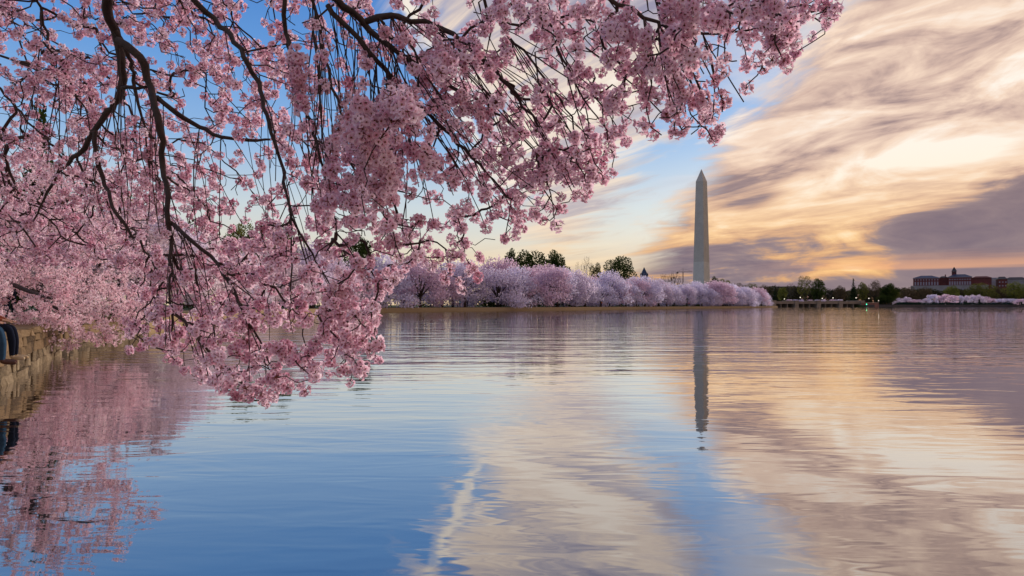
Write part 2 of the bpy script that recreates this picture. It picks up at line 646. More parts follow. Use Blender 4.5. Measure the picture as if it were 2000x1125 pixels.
near_bank = bank[(np.arange(len(bank)) > 45)]
strip(near_bank, 1.7, 4.3, GROUND + 0.006, "footpath", M_path, "tan walkway running along the top of the sea wall")

# sea wall: a lower face, a ledge to rest feet on, an upper face and a coping
wall = obj("sea_wall", None) if False else empty("sea_wall", (-12.9, 19.0, 0))
tag(wall, "old ochre stone sea wall curving around the basin", "wall")


def profile_mesh(path, prof, name, m):
    rows = [inland(path, sgn * o) + np.array([0, 0, z]) - np.array([-12.9, 19.0, 0]) for o, z in prof]
    n = len(path)
    V = np.concatenate(rows)
    i = np.arange(n - 1)
    q = np.concatenate([np.stack([i + k * n, i + 1 + k * n, i + 1 + (k + 1) * n, i + (k + 1) * n], axis=1) for k in range(len(prof) - 1)])
    me = mesh_np(name, V, q, [m])
    return me


obj("wall_core", profile_mesh(bank, [(0.04, -1.0), (0.10, 0.86), (0.14, 0.93), (1.75, 0.955), (1.75, 0.5)], "wall_core", M_core), wall)

# single stones where they can be told apart
def stone_variant(k):
    r = random.Random(k)
    bm = bmesh.new()
    bmesh.ops.create_cube(bm, size=1.0)
    for v in bm.verts:
        v.co += Vector((r.uniform(-.10, .10), r.uniform(-.10, .10), r.uniform(-.13, .13)))
    bmesh.ops.bevel(bm, geom=bm.edges[:], offset=0.06, segments=1, affect='EDGES')
    me = bpy.data.meshes.new("stone")
    bm.to_mesh(me)
    bm.free()
    return me


stone_sets = {}
for nm, m in (('dry', M_stone), ('wet', M_wet)):
    lst = []
    for k in range(6):
        me = stone_variant(k + (10 if nm == 'wet' else 0))
        me.materials.append(m)
        lst.append(me)
    stone_sets[nm] = lst
seg = bank[(bank[:, 1] > 10.8) & (bank[:, 1] < 36) & (bank[:, 0] < -7)]
cum = np.concatenate([[0], np.cumsum(np.linalg.norm(np.diff(seg, axis=0), axis=1))])


def at_len(s):
    p = np.array([np.interp(s, cum, seg[:, k]) for k in range(3)])
    q = np.array([np.interp(min(s + 0.2, cum[-1]), cum, seg[:, k]) for k in range(3)])
    q0 = np.array([np.interp(max(s - 0.2, 0), cum, seg[:, k]) for k in range(3)])
    t = q - q0
    t /= np.linalg.norm(t)
    return p, t, np.array([-t[1], t[0], 0]) * sgn


rows = [  # centre offset inland, centre height, depth, height, kind, mean length
    (0.10, 0.02, 0.30, 0.25, 'wet', 0.55), (0.12, 0.26, 0.30, 0.23, 'wet', 0.48), (0.14, 0.49, 0.30, 0.23, 'dry', 0.52),
    (0.16, 0.72, 0.30, 0.21, 'dry', 0.50), (0.38, 0.905, 0.86, 0.15, 'dry', 0.80)]
n_st = 0
rs = random.Random(3)
for off, zc_, dep, hh, kd, L in rows:
    s = rs.uniform(0, 0.3)
    while s < cum[-1] - 0.3 and n_st < 299:
        ln = L * rs.uniform(0.55, 1.6) * (1.0 if s < 12 else 1.35)
        p, t, nn = at_len(s + ln / 2)
        o = obj("stone", rs.choice(stone_sets[kd]), wall)
        c = p + nn * (off + rs.uniform(-.022, .022))
        o.location = (c[0] + 12.9, c[1] - 19.0, zc_ + rs.uniform(-.018, .018))
        o.rotation_euler = (rs.uniform(-.03, .03), rs.uniform(-.03, .03), math.atan2(t[1], t[0]) + rs.uniform(-.03, .03))
        o.scale = (ln * 1.04, dep * rs.uniform(0.95, 1.05), hh * rs.uniform(0.98, 1.18))
        n_st += 1
        s += ln

# land beyond the bridge and on the far right
land("far_ground", "park land on the far side of the basin",
     [(262, 505), (330, 548), (420, 566), (640, 590), (1600, 620), (7000, 700), (7900, 7900), (420, 7900), (420, 2600), (260, 900), (236, 640), (246, 560)], 1.6)
# mound under the obelisk
bm = bmesh.new()
OB = P(1370, 596, 900)
prev = None
for r_, z_ in ((260, 0.9), (190, 3.5), (120, 9.0), (60, 11.6), (0.1, 12.0)):
    ringv = [bm.verts.new((OB.x + r_ * math.cos(a * math.pi / 16), OB.y + r_ * math.sin(a * math.pi / 16), z_)) for a in range(32)]
    if prev:
        for k in range(32):
            bm.faces.new((prev[k], prev[(k + 1) % 32], ringv[(k + 1) % 32], ringv[k]))
    prev = ringv
me = bpy.data.meshes.new("hill")
bm.to_mesh(me); bm.free()
me.materials.append(M_grass)
tag(obj("hill", me), "grassy rise that carries the white obelisk", kind='structure')
# ================================================================== bark, petals, leaves
M_bark = simple_mat("cherry_bark", (0.060, 0.040, 0.034), (0.022, 0.014, 0.012), 14.0, 0.75, 0.006, 40.0, 0.35)
M_twig = simple_mat("cherry_twig", (0.055, 0.032, 0.026), (0.028, 0.016, 0.013), 9.0, 0.7, 0.0, None, 0.3)
M_bark_grey = simple_mat("grey_bark", (0.075, 0.062, 0.052), (0.03, 0.025, 0.02), 2.0, 0.9)
M_petal = leaf_mat("pink_petal", (0.66, 0.23, 0.36), (0.97, 0.82, 0.91), 0.5)
M_petal_left = leaf_mat("bright_pink_petal", (0.80, 0.42, 0.52), (0.98, 0.86, 0.90), 0.46)
M_heart = simple_mat("blossom_heart", (0.22, 0.10, 0.04), (0.11, 0.035, 0.02), 60.0, 0.8)
M_lilac = [leaf_mat("lilac_blossom_%s" % n, a, b, 0.35) for n, a, b in (
    ("pale", (0.44, 0.35, 0.47), (0.90, 0.80, 0.93)), ("rosy", (0.48, 0.32, 0.43), (0.92, 0.72, 0.84)), ("cool", (0.41, 0.35, 0.50), (0.85, 0.79, 0.95)))]
M_white = leaf_mat("whitish_blossom", (0.50, 0.36, 0.42), (0.92, 0.78, 0.84), 0.35)
GREENS = {
    'dark': leaf_mat("dark_green_leaf", (0.014, 0.026, 0.008), (0.060, 0.085, 0.022), 0.25),
    'olive': leaf_mat("olive_leaf", (0.045, 0.050, 0.014), (0.15, 0.15, 0.040), 0.3),
    'fresh': leaf_mat("fresh_green_leaf", (0.050, 0.065, 0.014), (0.20, 0.21, 0.05), 0.35),
    'brown': leaf_mat("budding_brown_twigs", (0.045, 0.032, 0.022), (0.13, 0.095, 0.060), 0.2),
    'pine': leaf_mat("blackish_conifer_needles", (0.010, 0.018, 0.009), (0.036, 0.055, 0.024), 0.15),
}


# ---- blossom cluster: a ball of five-petalled flowers on short stalks (quads only)
def rand_rot(r, n):
    q = r.normal(size=(n, 4))
    q /= np.linalg.norm(q, axis=1)[:, None]
    w, x, y, z = q.T
    return np.stack([np.stack([1 - 2 * (y * y + z * z), 2 * (x * y - z * w), 2 * (x * z + y * w)], -1),
                     np.stack([2 * (x * y + z * w), 1 - 2 * (x * x + z * z), 2 * (y * z - x * w)], -1),
                     np.stack([2 * (x * z - y * w), 2 * (y * z + x * w), 1 - 2 * (x * x + y * y)], -1)], -2)


def cluster_variant(seed, n_fl=13, rad=0.0225, fl=0.0150):
    r = np.random.default_rng(seed)
    V, mi, tint = [], [], []
    k = np.arange(n_fl) + 0.5
    ph = np.arccos(1 - 2 * k / n_fl)
    th = math.pi * (1 + 5 ** 0.5) * k + r.uniform(0, 6)
    dirs = np.stack([np.sin(ph) * np.cos(th), np.sin(ph) * np.sin(th), np.cos(ph)], 1)
    for d in dirs:
        d = d + r.normal(0, 0.25, 3)
        d /= np.linalg.norm(d)
        if r.random() < 0.10:
            continue
        c = d * rad * r.uniform(0.75, 1.15)
        ax = d + r.normal(0, 0.35, 3)
        ax /= np.linalg.norm(ax)
        a = np.cross(ax, [0.3, 0.5, 0.8])
        a /= np.linalg.norm(a)
        b = np.cross(ax, a)
        R = fl * r.uniform(0.85, 1.12)
        cup = r.uniform(0.15, 0.55)
        base_t = r.uniform(0.42, 0.8)
        p0 = r.uniform(0, 6)
        for j in range(5):
            t = p0 + j * 2 * math.pi / 5
            e = a * math.cos(t) + b * math.sin(t)
            s = np.cross(ax, e)
            lift = cup + r.uniform(-.15, .15)
            V += [c + e * R * 0.10, c + e * R * 0.62 + s * R * 0.47 + ax * R * lift * 0.55,
                  c + e * R * 1.0 + ax * R * lift, c + e * R * 0.62 - s * R * 0.47 + ax * R * lift * 0.55]
            tt = base_t + r.uniform(-.1, .1)
            tint += [tt - 0.45, tt + 0.05, tt + 0.28, tt + 0.05]
            mi.append(0)
        h = R * 0.25
        V += [c + (a + ax * 0.9) * h, c + (b + ax * 0.9) * h, c + (-a + ax * 0.9) * h, c + (-b + ax * 0.9) * h]
        tint += [0.2] * 4
        mi.append(1)
        w = np.cross(d, ax + [0.01, 0.02, 0.03])
        w = w / (np.linalg.norm(w) + 1e-9) * 0.0011
        V += [-w, w, c + w * 1.6 - ax * R * .05, c - w * 1.6 - ax * R * .05]
        tint += [0.2] * 4
        mi.append(1)
    return np.array(V), np.array(mi), np.clip(np.array(tint), 0, 1)


CLUSTERS = [cluster_variant(100 + i, n) for i, n in enumerate((11, 13, 9, 12, 10, 14))]
CLUSTERS_SMALL = [cluster_variant(200 + i, n) for i, n in enumerate((8, 9, 7, 10))]


def bake_clusters(name, pos, scale, kinds, variants, mats, r, tshift=None):
    """one mesh out of many clusters"""
    VV, MI, TT = [], [], []
    rot = rand_rot(r, len(pos))
    for k, (v, mi, tn) in enumerate(variants):
        ids = np.nonzero(kinds == k)[0]
        if not len(ids):
            continue
        w = np.einsum('nij,vj->nvi', rot[ids], v) * scale[ids][:, None, None] + pos[ids][:, None, :]
        VV.append(w.reshape(-1, 3))
        MI.append(np.tile(mi, len(ids)))
        sh = np.zeros(len(ids)) if tshift is None else tshift[ids]
        TT.append(np.clip(tn[None, :] + sh[:, None], 0, 1).ravel())
    V = np.concatenate(VV)
    return mesh_np(name, V, np.arange(len(V)).reshape(-1, 4), mats, np.concatenate(MI), np.concatenate(TT))


# ---- growing twigs towards points
class Grower:
    def __init__(self):
        self.pos, self.par, self.dir, self.fix = [], [], [], []
        self.chains = []          # lists of node ids
        self.base_r = {}

    def limb(self, pts, rads, parent=-1):
        ids = []
        for i, p in enumerate(pts):
            d = pts[min(i + 1, len(pts) - 1)] - pts[max(i - 1, 0)]
            self.pos.append(np.array(p, float))
            self.dir.append(d / (np.linalg.norm(d) + 1e-9))
            self.par.append(parent if i == 0 else len(self.pos) - 2)
            self.fix.append(rads[i])
            ids.append(len(self.pos) - 1)
        return ids

    def grow(self, targets, r, droop=0.25, up_pen=1.6, step=0.09, wob=0.03, down=(0, 0, -1)):
        A = np.zeros((len(self.pos) + len(targets) * 14, 3))
        n = len(self.pos)
        A[:n] = self.pos
        for t in targets:
            d = A[:n] - t
            dist = np.sqrt((d ** 2).sum(1))
            cost = dist + up_pen * np.maximum(0, -d[:, 2]) + 0.25 * np.abs(d[:, 0])
            p = int(np.argmin(cost))
            L = dist[p]
            if L < 0.02:
                continue
            p0 = A[p]
            pd = self.dir[p]
            ctrl = p0 + pd * L * 0.35 + (t - p0) * 0.25 + np.array([0, 0, droop * L * 0.5])
            k = int(min(12, max(3, L / step)))
            s = np.linspace(0, 1, k + 1)[1:, None]
            path = (1 - s) ** 2 * p0 + 2 * s * (1 - s) * ctrl + s ** 2 * t
            path[:-1] += r.normal(0, wob * L / k * 2.0, (k - 1, 3))
            last = p
            ids = [p]
            for i in range(k):
                pr = self.pos[last]
                self.pos.append(path[i])
                dd = path[i] - pr
                self.dir.append(dd / (np.linalg.norm(dd) + 1e-9))
                self.par.append(last)
                self.fix.append(None)
                A[n] = path[i]
                n += 1
                last = n - 1
                ids.append(last)
            self.chains.append(ids)

    def strand(self, p, end, r, sag=0.0, wob=0.02):
        p0 = self.pos[p]
        end = np.asarray(end, float)
        L = np.linalg.norm(end - p0)
        ctrl = (p0 + end) * 0.5 + np.array([r.normal(0, 0.06) * L, r.normal(0, 0.05) * L, sag * L])
        k = int(min(16, max(4, L / 0.07)))
        ids = [p]
        prev = p0
        for i in range(1, k + 1):
            s = i / k
            q = (1 - s) ** 2 * p0 + 2 * s * (1 - s) * ctrl + s * s * end
            if i < k:
                q = q + r.normal(0, wob * L / k, 3)
            self.pos.append(q)
            d = q - prev
            self.dir.append(d / (np.linalg.norm(d) + 1e-9))
            self.par.append(ids[-1])
            self.fix.append(None)
            ids.append(len(self.pos) - 1)
            prev = q
        self.chains.append(ids)

    def radii(self, tip=0.0018, expo=2.2, top=0.02):
        n = len(self.pos)
        acc = np.zeros(n)
        has = np.zeros(n, bool)
        for i in range(n - 1, -1, -1):
            if not has[i]:
                acc[i] += tip ** expo
            p = self.par[i]
            if p >= 0 and self.fix[i] is None:
                acc[p] += acc[i] if True else 0
                has[p] = True
        return np.minimum(acc ** (1 / expo), top)

    def twig_mesh(self, name, m, n=4, tip=0.0018, top=0.02, expo=2.2):
        R = self.radii(tip, expo, top)
        ch = []
        P_ = np.array(self.pos)
        for ids in self.chains:
            rr = R[ids].copy()
            rr[0] = rr[1]
            ch.append((P_[ids], rr))
        V, Q = tubes_np(ch, n)
        return mesh_np(name, V, Q, [m], smooth=True)


def limb_mesh(name, pts, rads, m, n=8, r=None, knob=0.06):
    r = r or np.random.default_rng(1)
    rr = np.asarray(rads) * (1 + r.normal(0, knob, len(rads)))
    V, Q = tubes_np([(pts, rr)], n)
    return mesh_np(name, V, Q, [m], smooth=True)


# ================================================================== the cherry tree overhead
fr = np.random.default_rng(77)
TREE = np.array([-4.6, -2.2, GROUND])
cherry = empty("cherry_tree", TREE)
tag(cherry, "large cherry tree overhead whose pink blossom branches hang down over the water", "tree", "cherry trees in blossom")

DEPTH_PTS = [  # photo x, y, distance, blossom density
    (60, 60, 4.4, .85), (250, 60, 4.2, .8), (420, 60, 4.3, .72), (560, 90, 3.8, .42), (640, 60, 3.6, .62), (30, 250, 4.8, .85), (180, 200, 4.6, .8), (330, 220, 4.2, .75),
    (450, 230, 4.0, .42), (520, 320, 3.8, .40), (90, 400, 5.2, .9), (250, 380, 4.6, .8), (400, 400, 4.0, .65), (620, 250, 2.8, .42), (760, 230, 2.35, 1.15),
    (740, 330, 2.6, 1.0), (830, 120, 3.0, .72), (950, 120, 3.2, .74), (1000, 250, 3.5, .85), (900, 330, 3.6, .75), (1090, 330, 3.3, .85), (1150, 120, 2.9, .66),
    (1240, 70, 2.5, .75), (1350, 40, 2.4, .65), (1300, 180, 2.9, .45), (1400, 200, 2.8, .42), (1500, 90, 2.5, .5), (1600, 50, 2.5, .45), (330, 520, 4.0, .7),
    (450, 560, 3.6, .7), (560, 480, 3.2, .8), (660, 560, 3.0, .85), (480, 700, 3.2, .8), (600, 680, 3.1, .7), (350, 660, 3.5, .65), (700, 690, 3.0, .6), (850, 470, 3.2, .55), (1000, 430, 3.1, .5)]
DP = np.array(DEPTH_PTS, float)


def depth_dens(px, py):
    w = 1.0 / ((DP[:, 0] - px) ** 2 + (DP[:, 1] - py) ** 2 + 900.0) ** 1.5
    w /= w.sum()
    return float(w @ DP[:, 2]), float(w @ DP[:, 3])


# main limbs traced as (photo x, y) with a distance and a width in photo pixels at both ends
LIMBS = [
    ("A", [(196, -70), (208, 0), (224, 60), (236, 110), (239, 172), (212, 220), (184, 256), (150, 300), (112, 342), (86, 392), (60, 440)], 3.5, 4.3, 25, 6),
    ("B", [(230, 80), (268, 105), (290, 152), (303, 205), (311, 255), (318, 320), (323, 382), (331, 434), (333, 492), (330, 562), (334, 655)], 3.45, 3.3, 17, 6),
    ("C", [(186, 256), (190, 302), (202, 350), (218, 398), (246, 446), (285, 488), (318, 540)], 3.9, 3.7, 10, 5),
    ("D", [(239, 172), (268, 173), (297, 168)], 3.5, 3.45, 8, 7),
    ("E", [(306, 190), (340, 217), (386, 246), (432, 266), (482, 273), (540, 268), (580, 262)], 3.45, 3.6, 11, 5),
    ("F", [(331, 434), (370, 466), (412, 502), (446, 552), (478, 608), (508, 668), (540, 735)], 3.35, 3.0, 9, 4),
    ("G", [(333, 600), (372, 642), (412, 692), (458, 732), (500, 778)], 3.3, 3.1, 7, 4),
    ("H", [(330, -60), (378, 0), (420, 40), (456, 80), (482, 122), (502, 166), (521, 226), (536, 276), (549, 322), (561, 372), (571, 425), (600, 480), (640, 545), (668, 610)], 3.4, 3.0, 17, 5),
    ("I", [(552, -60), (558, 0), (563, 60), (569, 112), (577, 170), (592, 215), (606, 244), (622, 300), (640, 380), (662, 450), (700, 520)], 3.0, 2.9, 13, 5),
    ("J", [(600, -60), (655, -2), (702, 34), (742, 78), (790, 112), (842, 148), (896, 176), (948, 206), (1010, 260), (1070, 330)], 2.9, 3.3, 22, 5),
    ("K", [(715, 42), (760, 29), (802, 36), (862, 56), (906, 86), (946, 118), (1000, 172), (1050, 240), (1090, 320)], 2.9, 3.2, 14, 5),
    ("L", [(1120, -60), (1180, -8), (1256, 33), (1312, 56), (1372, 67), (1422, 65), (1482, 55), (1560, 40), (1612, 22)], 2.4, 2.5, 13, 5),
    ("M", [(66, -60), (76, 0), (86, 50), (112, 112), (142, 172), (184, 236)], 4.0, 4.2, 8, 5),
    ("N", [(-70, 90), (0, 110), (60, 132), (112, 156), (160, 200)], 4.6, 4.6, 8, 5),
    ("O", [(-60, 130), (0, 175), (40, 220), (72, 256), (112, 292), (150, 340)], 4.6, 4.6, 8, 5),
    ("Q", [(900, -60), (940, 0), (986, 62), (1042, 124), (1092, 192), (1130, 268), (1150, 320)], 3.0, 3.2, 11, 5),
    ("R", [(1040, -60), (1060, 0), (1076, 62), (1112, 142), (1152, 212), (1190, 262)], 2.8, 3.0, 10, 5),
    ("S", [(1270, -60), (1285, 0), (1300, 60), (1312, 112), (1326, 142), (1340, 192), (1347, 222), (1392, 262)], 2.7, 2.8, 8, 5),
    ("T", [(585, -60), (605, 0), (626, 62), (641, 142), (668, 220), (700, 300), (735, 390), (770, 470)], 2.7, 3.0, 8, 5),
    ("U", [(225, 60), (252, 110), (262, 160), (276, 230), (288, 300)], 3.5, 3.9, 10, 5),
    ("V", [(640, 10), (720, 100), (800, 190), (880, 260), (950, 340), (1010, 400)], 2.9, 3.4, 12, 5),
]
G = Grower()
limb_nodes = {}
ROOTS = {"A": 0, "H": 0, "I": 1, "J": 1, "L": 2, "M": 0, "N": 3, "O": 3, "Q": 2, "R": 2, "S": 2, "T": 1}
FORK = TREE + np.array([0.5, 0.6, 1.25])
# scaffold: three heavy boughs run from the fork out over the view, above and outside the frame
BOUGHS = [
    [FORK, (-3.9, -0.4, 3.2), (-3.2, 1.0, 3.9), (-2.7, 2.3, 3.95), (-2.3, 3.3, 3.65)],
    [FORK, (-3.6, -0.7, 3.4), (-2.6, 0.7, 4.1), (-1.7, 1.9, 4.1), (-1.0, 2.8, 3.6)],
    [FORK, (-3.2, -1.2, 3.5), (-1.8, 0.0, 4.1), (-0.6, 1.2, 4.0), (0.2, 2.0, 3.3)],
    [FORK, (-4.9, -0.2, 3.1), (-5.2, 1.6, 3.7), (-5.0, 3.2, 3.75), (-4.9, 4.4, 3.5)]]
bough_ids = []
for bpts in BOUGHS:
    c = catmull(bpts, 0.15)
    rr = np.linspace(0.10, 0.045, len(c))
    bough_ids.append(G.limb(c, rr))
    obj("bough", limb_mesh("bough", c - TREE, rr, M_bark, 10, fr), cherry)
tp = catmull([TREE - [0, 0, 0.2], TREE + [0.08, 0.1, 0.4], TREE + [0.25, 0.35, 0.85], FORK + [0.03, 0.05, 0.12]], 0.08)
obj("trunk", limb_mesh("trunk", tp - TREE, np.linspace(0.27, 0.155, len(tp)), M_bark, 14, fr, 0.04), cherry)
for nm, px, d0, d1, w0, w1 in LIMBS:
    k = len(px)
    pts = [np.array(P(x, y, d0 + (d1 - d0) * i / (k - 1) + 0.05 * math.sin(i * 2.1 + d0))) for i, (x, y) in enumerate(px)]
    if nm in ROOTS:
        b = BOUGHS[ROOTS[nm]]
        bc = catmull(b, 0.15)
        q = bc[int(np.argmin(np.linalg.norm(bc - pts[0], axis=1)))]
        pts = [q, (q * 0.45 + pts[0] * 0.55) + np.array([0, 0, 0.10])] + pts
        lead = 2
    else:
        lead = 0
    c = catmull(pts, 0.05)
    c[1:-1] += fr.normal(0, 0.006, (len(c) - 2, 3))
    dd = np.linspace(d0, d1, len(c))
    ww = np.linspace(w0, w1, len(c)) ** 1.0
    tt = np.linspace(0, 1, len(c))
    rr = ww / F * dd * 0.5 * np.where(tt > 0.6, 1 - 0.5 * (tt - 0.6) / 0.4, 1.0) * 0.92
    limb_nodes[nm] = G.limb(c, rr)
    obj("limb", limb_mesh("limb", c - TREE, rr, M_bark, 8, fr, 0.05), cherry)

POLY = [(-120, -140), (1680, -140), (1640, 20), (1600, 95), (1520, 125), (1455, 185), (1450, 228), (1425, 283), (1370, 268), (1300, 268), (1225, 285), (1195, 345), (1130, 400), (1100, 438),
        (1008, 472), (950, 500), (905, 560), (860, 545), (815, 520), (765, 560), (735, 620), (742, 715), (690, 750), (640, 745), (560, 765), (505, 795), (430, 760), (360, 725), (300, 690), (235, 690),
        (270, 600), (250, 530), (180, 520), (-120, 520)]
PX = np.array(POLY, float)


def inside(x, y):
    c = False
    n = len(PX)
    j = n - 1
    for i in range(n):
        xi, yi, xj, yj = PX[i, 0], PX[i, 1], PX[j, 0], PX[j, 1]
        if (yi > y) != (yj > y) and x < (xj - xi) * (y - yi) / (yj - yi) + xi:
            c = not c
        j = i
    return c


# clumpy density: low-frequency holes so that the sky shows through
hole_f = fr.uniform(0, 6.28, 12)


def clump(x, y):
    s = math.sin(x / 61 + hole_f[0]) * math.sin(y / 53 + hole_f[1]) + 0.7 * math.sin((x + y) / 37 + hole_f[2]) * math.sin((x - y) / 43 + hole_f[3]) + 0.5 * math.sin(x / 23 + hole_f[4]) * math.sin(y / 27 + hole_f[5])
    return 0.5 + 0.5 * max(-1, min(1, s * 0.8))


targets = []
tries = 0
while len(targets) < 2300 and tries < 200000:
    tries += 1
    x, y = fr.uniform(-120, 1680), fr.uniform(-140, 800)
    if not inside(x, y):
        continue
    d, dn = depth_dens(x, y)
    if y < 0:
        dn *= 0.55
    pr = dn * (d / 4.8) ** 1.25 * (0.08 + 1.15 * clump(x, y) ** 1.3)
    if fr.random() > pr:
        continue
    d *= fr.uniform(0.86, 1.22)
    targets.append(np.array(P(x, y, d)))
targets = np.array(targets)
LP = np.array(G.pos)
near = np.array([np.min(np.linalg.norm(LP - t, axis=1)) for t in targets])
targets = targets[np.argsort(near)]
G.grow(targets, fr, droop=0.28, up_pen=1.8, step=0.07, wob=0.10)
# long thin shoots that hang from the twigs
hang = []
hn = np.array(G.pos)
for i in fr.choice(len(hn), 2600, replace=False):
    q = hn[i]
    if q[1] < 1.5:
        continue
    L = fr.uniform(0.12, 0.5)
    e = q + np.array([fr.normal(0, 0.30 * L) + 0.10 * L, fr.normal(0, 0.2 * L), -L])
    ex, ey = 1000 + F * e[0] / e[1], HZ - F * (e[2] - EYE) / e[1]
    if not inside(ex, ey) or len(hang) > 1000:
        continue
    hang.append(e)
n_before = len(G.chains)
# whip-like strands that run straight down or slant to the right
all_limb = np.array([i for v in limb_nodes.values() for i in v])
LPx = np.array([G.pos[i] for i in all_limb])
lx = 1000 + F * LPx[:, 0] / LPx[:, 1]
ly = HZ - F * (LPx[:, 2] - EYE) / LPx[:, 1]
for n_s, (xa, xb, ya, yb), (dx0, dx1), (dy0, dy1) in ((60, (590, 800, -40, 160), (-20, 60), (130, 300)), (70, (720, 1120, -40, 200), (60, 260), (140, 300)), (40, (60, 330, 0, 330), (-40, 40), (120, 260)),
                                                   (40, (300, 640, 100, 480), (-20, 90), (110, 260)), (26, (1150, 1420, -20, 120), (0, 90), (90, 180)), (34, (330, 560, 430, 680), (0, 80), (60, 130))):
    ok = np.nonzero((lx > xa) & (lx < xb) & (ly > ya) & (ly < yb))[0]
    if not len(ok):
        continue
    for i in fr.choice(ok, n_s):
        ex, ey = lx[i] + fr.uniform(dx0, dx1), ly[i] + fr.uniform(dy0, dy1)
        if not inside(ex, ey):
            continue
        G.strand(int(all_limb[i]), P(ex, ey, LPx[i, 1] * fr.uniform(0.92, 1.08)), fr, 0.06)
G.grow(np.array(hang), fr, droop=0.35, up_pen=2.5, step=0.05, wob=0.12)
obj("twigs", G.twig_mesh("twigs", M_twig, 4, 0.0023, 0.012), cherry)
cherry.children[-1]['kind'] = 'stuff'
for o in cherry.children[-1:]:
    for v in (o.data.vertices,):
        co = np.empty(len(v) * 3, np.float32)
        v.foreach_get('co', co)
        co = co.reshape(-1, 3) - TREE.astype(np.float32)
        v.foreach_set('co', co.ravel())
# clusters at the twig ends and along the last part of each twig
cp, cs = [], []
for ci, ids in enumerate(G.chains):
    tip = G.pos[ids[-1]]
    if ci >= n_before and fr.random() < 0.45:
        continue
    cp.append(tip)
    cs.append(fr.uniform(0.72, 1.1))
    if fr.random() < 0.42:
        cp.append(tip + fr.normal(0, 0.026, 3))
        cs.append(fr.uniform(0.7, 1.05))
    if len(ids) > 4 and fr.random() < 0.40:
        q = G.pos[ids[int(len(ids) * fr.uniform(0.55, 0.9))]]
        cp.append(q + fr.normal(0, 0.018, 3))
        cs.append(fr.uniform(0.65, 1.0))
    if len(ids) > 6 and fr.random() < 0.22:
        q = G.pos[ids[int(len(ids) * fr.uniform(0.25, 0.6))]]
        cp.append(q + fr.normal(0, 0.018, 3))
        cs.append(fr.uniform(0.55, 0.9))
for nm in limb_nodes:
    q = G.pos[limb_nodes[nm][-1]]
    for _ in range(4):
        cp.append(q + fr.normal(0, 0.016, 3))
        cs.append(fr.uniform(0.8, 1.1))
# thick sleeves of blossom close by
for (x, y, d, nb, sx_, sy_) in ((740, 232, 2.25, 30, 42, 24), (778, 215, 2.2, 24, 26, 26), (705, 240, 2.3, 18, 24, 18), (735, 290, 2.4, 26, 36, 30), (755, 350, 2.5, 26, 26, 42), (582, 165, 2.7, 26, 12, 42), (1225, 60, 2.3, 22, 24, 26),
                                (1335, 15, 2.2, 26, 34, 18), (1395, 40, 2.35, 20, 24, 20), (1320, 85, 2.5, 16, 26, 22), (1495, 10, 2.4, 20, 24, 16), (1530, 80, 2.5, 20, 22, 18), (640, 400, 2.8, 16, 24, 22),
                                (690, 380, 2.7, 22, 26, 30), (1150, 20, 2.6, 14, 30, 20), (870, 120, 2.6, 20, 34, 20), (980, 20, 2.6, 16, 26, 20), (660, 590, 2.9, 24, 26, 40), (690, 660, 2.9, 20, 30, 24), (560, 690, 3.0, 22, 44, 22),
                                (480, 650, 3.1, 24, 40, 30), (820, 300, 2.7, 18, 26, 34)):
    for _ in range(int(nb * (0.7 if x > 850 else 0.72))):
        cp.append(np.array(P(x + fr.normal(0, sx_ * 0.6), y + fr.normal(0, sy_ * 0.6), d + fr.normal(0, 0.06))))
        cs.append(fr.uniform(0.8, 1.15))
cp, cs = np.array(cp), np.array(cs)
kinds = fr.integers(0, len(CLUSTERS), len(cp))
depth_ = cp[:, 1]
spx = 1000 + F * cp[:, 0] / depth_
spy = HZ - F * (cp[:, 2] - EYE) / depth_
order = np.argsort(depth_ / cs + 100 * ((spx < 20) | (spx > 1980) | (spy < 20)))
sel = order[:300]
rest = order[300:]
cl_me = []
for k_, (v, mi, tn) in enumerate(CLUSTERS):
    cl_me.append(mesh_np("blossom_cluster", v, np.arange(len(v)).reshape(-1, 4), [M_petal, M_heart], mi, np.clip(tn + (-0.08, 0.0, 0.06, 0.12, 0.18, 0.26)[k_], 0, 1)))
for i in sel:
    o = obj("blossom_cluster", cl_me[kinds[i]], cherry, cp[i] - TREE)
    o.rotation_euler = fr.uniform(0, 6.28, 3)
    o.scale = (cs[i],) * 3
o = obj("blossoms", bake_clusters("blossoms", cp[rest] - TREE, cs[rest], kinds[rest], CLUSTERS, [M_petal, M_heart], fr, fr.normal(0.02, 0.17, len(rest))), cherry)
o['kind'] = 'stuff'
print("foreground: twigs", len(G.chains), "clusters", len(cp))
# ================================================================== trees on the bank
def kites(r, pos, size, tint, up_bias=0.0):
    """one kite-shaped leaf or spray per point"""
    n = len(pos)
    R = rand_rot(r, n)
    a, b = R[:, :, 0], R[:, :, 1]
    c = R[:, :, 2]
    s = size[:, None]
    v = np.stack([pos - a * s * 0.5, pos + b * s * 0.36 + c * s * 0.12, pos + a * s * 0.5, pos - b * s * 0.36 + c * s * 0.12], axis=1)
    return v.reshape(-1, 3), np.repeat(tint, 4)


def lobes_points(r, lobes, n, shell=0.55):
    """points spread through ellipsoid lobes (centre, radii), thicker towards the skin"""
    vol = np.array([l[1][0] * l[1][1] * l[1][2] for l in lobes]) ** 0.67
    ids = r.choice(len(lobes), n, p=vol / vol.sum())
    d = r.normal(size=(n, 3))
    d /= np.linalg.norm(d, axis=1)[:, None]
    rad = (shell ** 3 + (1 - shell ** 3) * r.random(n)) ** (1 / 3)
    C = np.array([l[0] for l in lobes])[ids]
    A = np.array([l[1] for l in lobes])[ids]
    return C + d * A * rad[:, None], ids


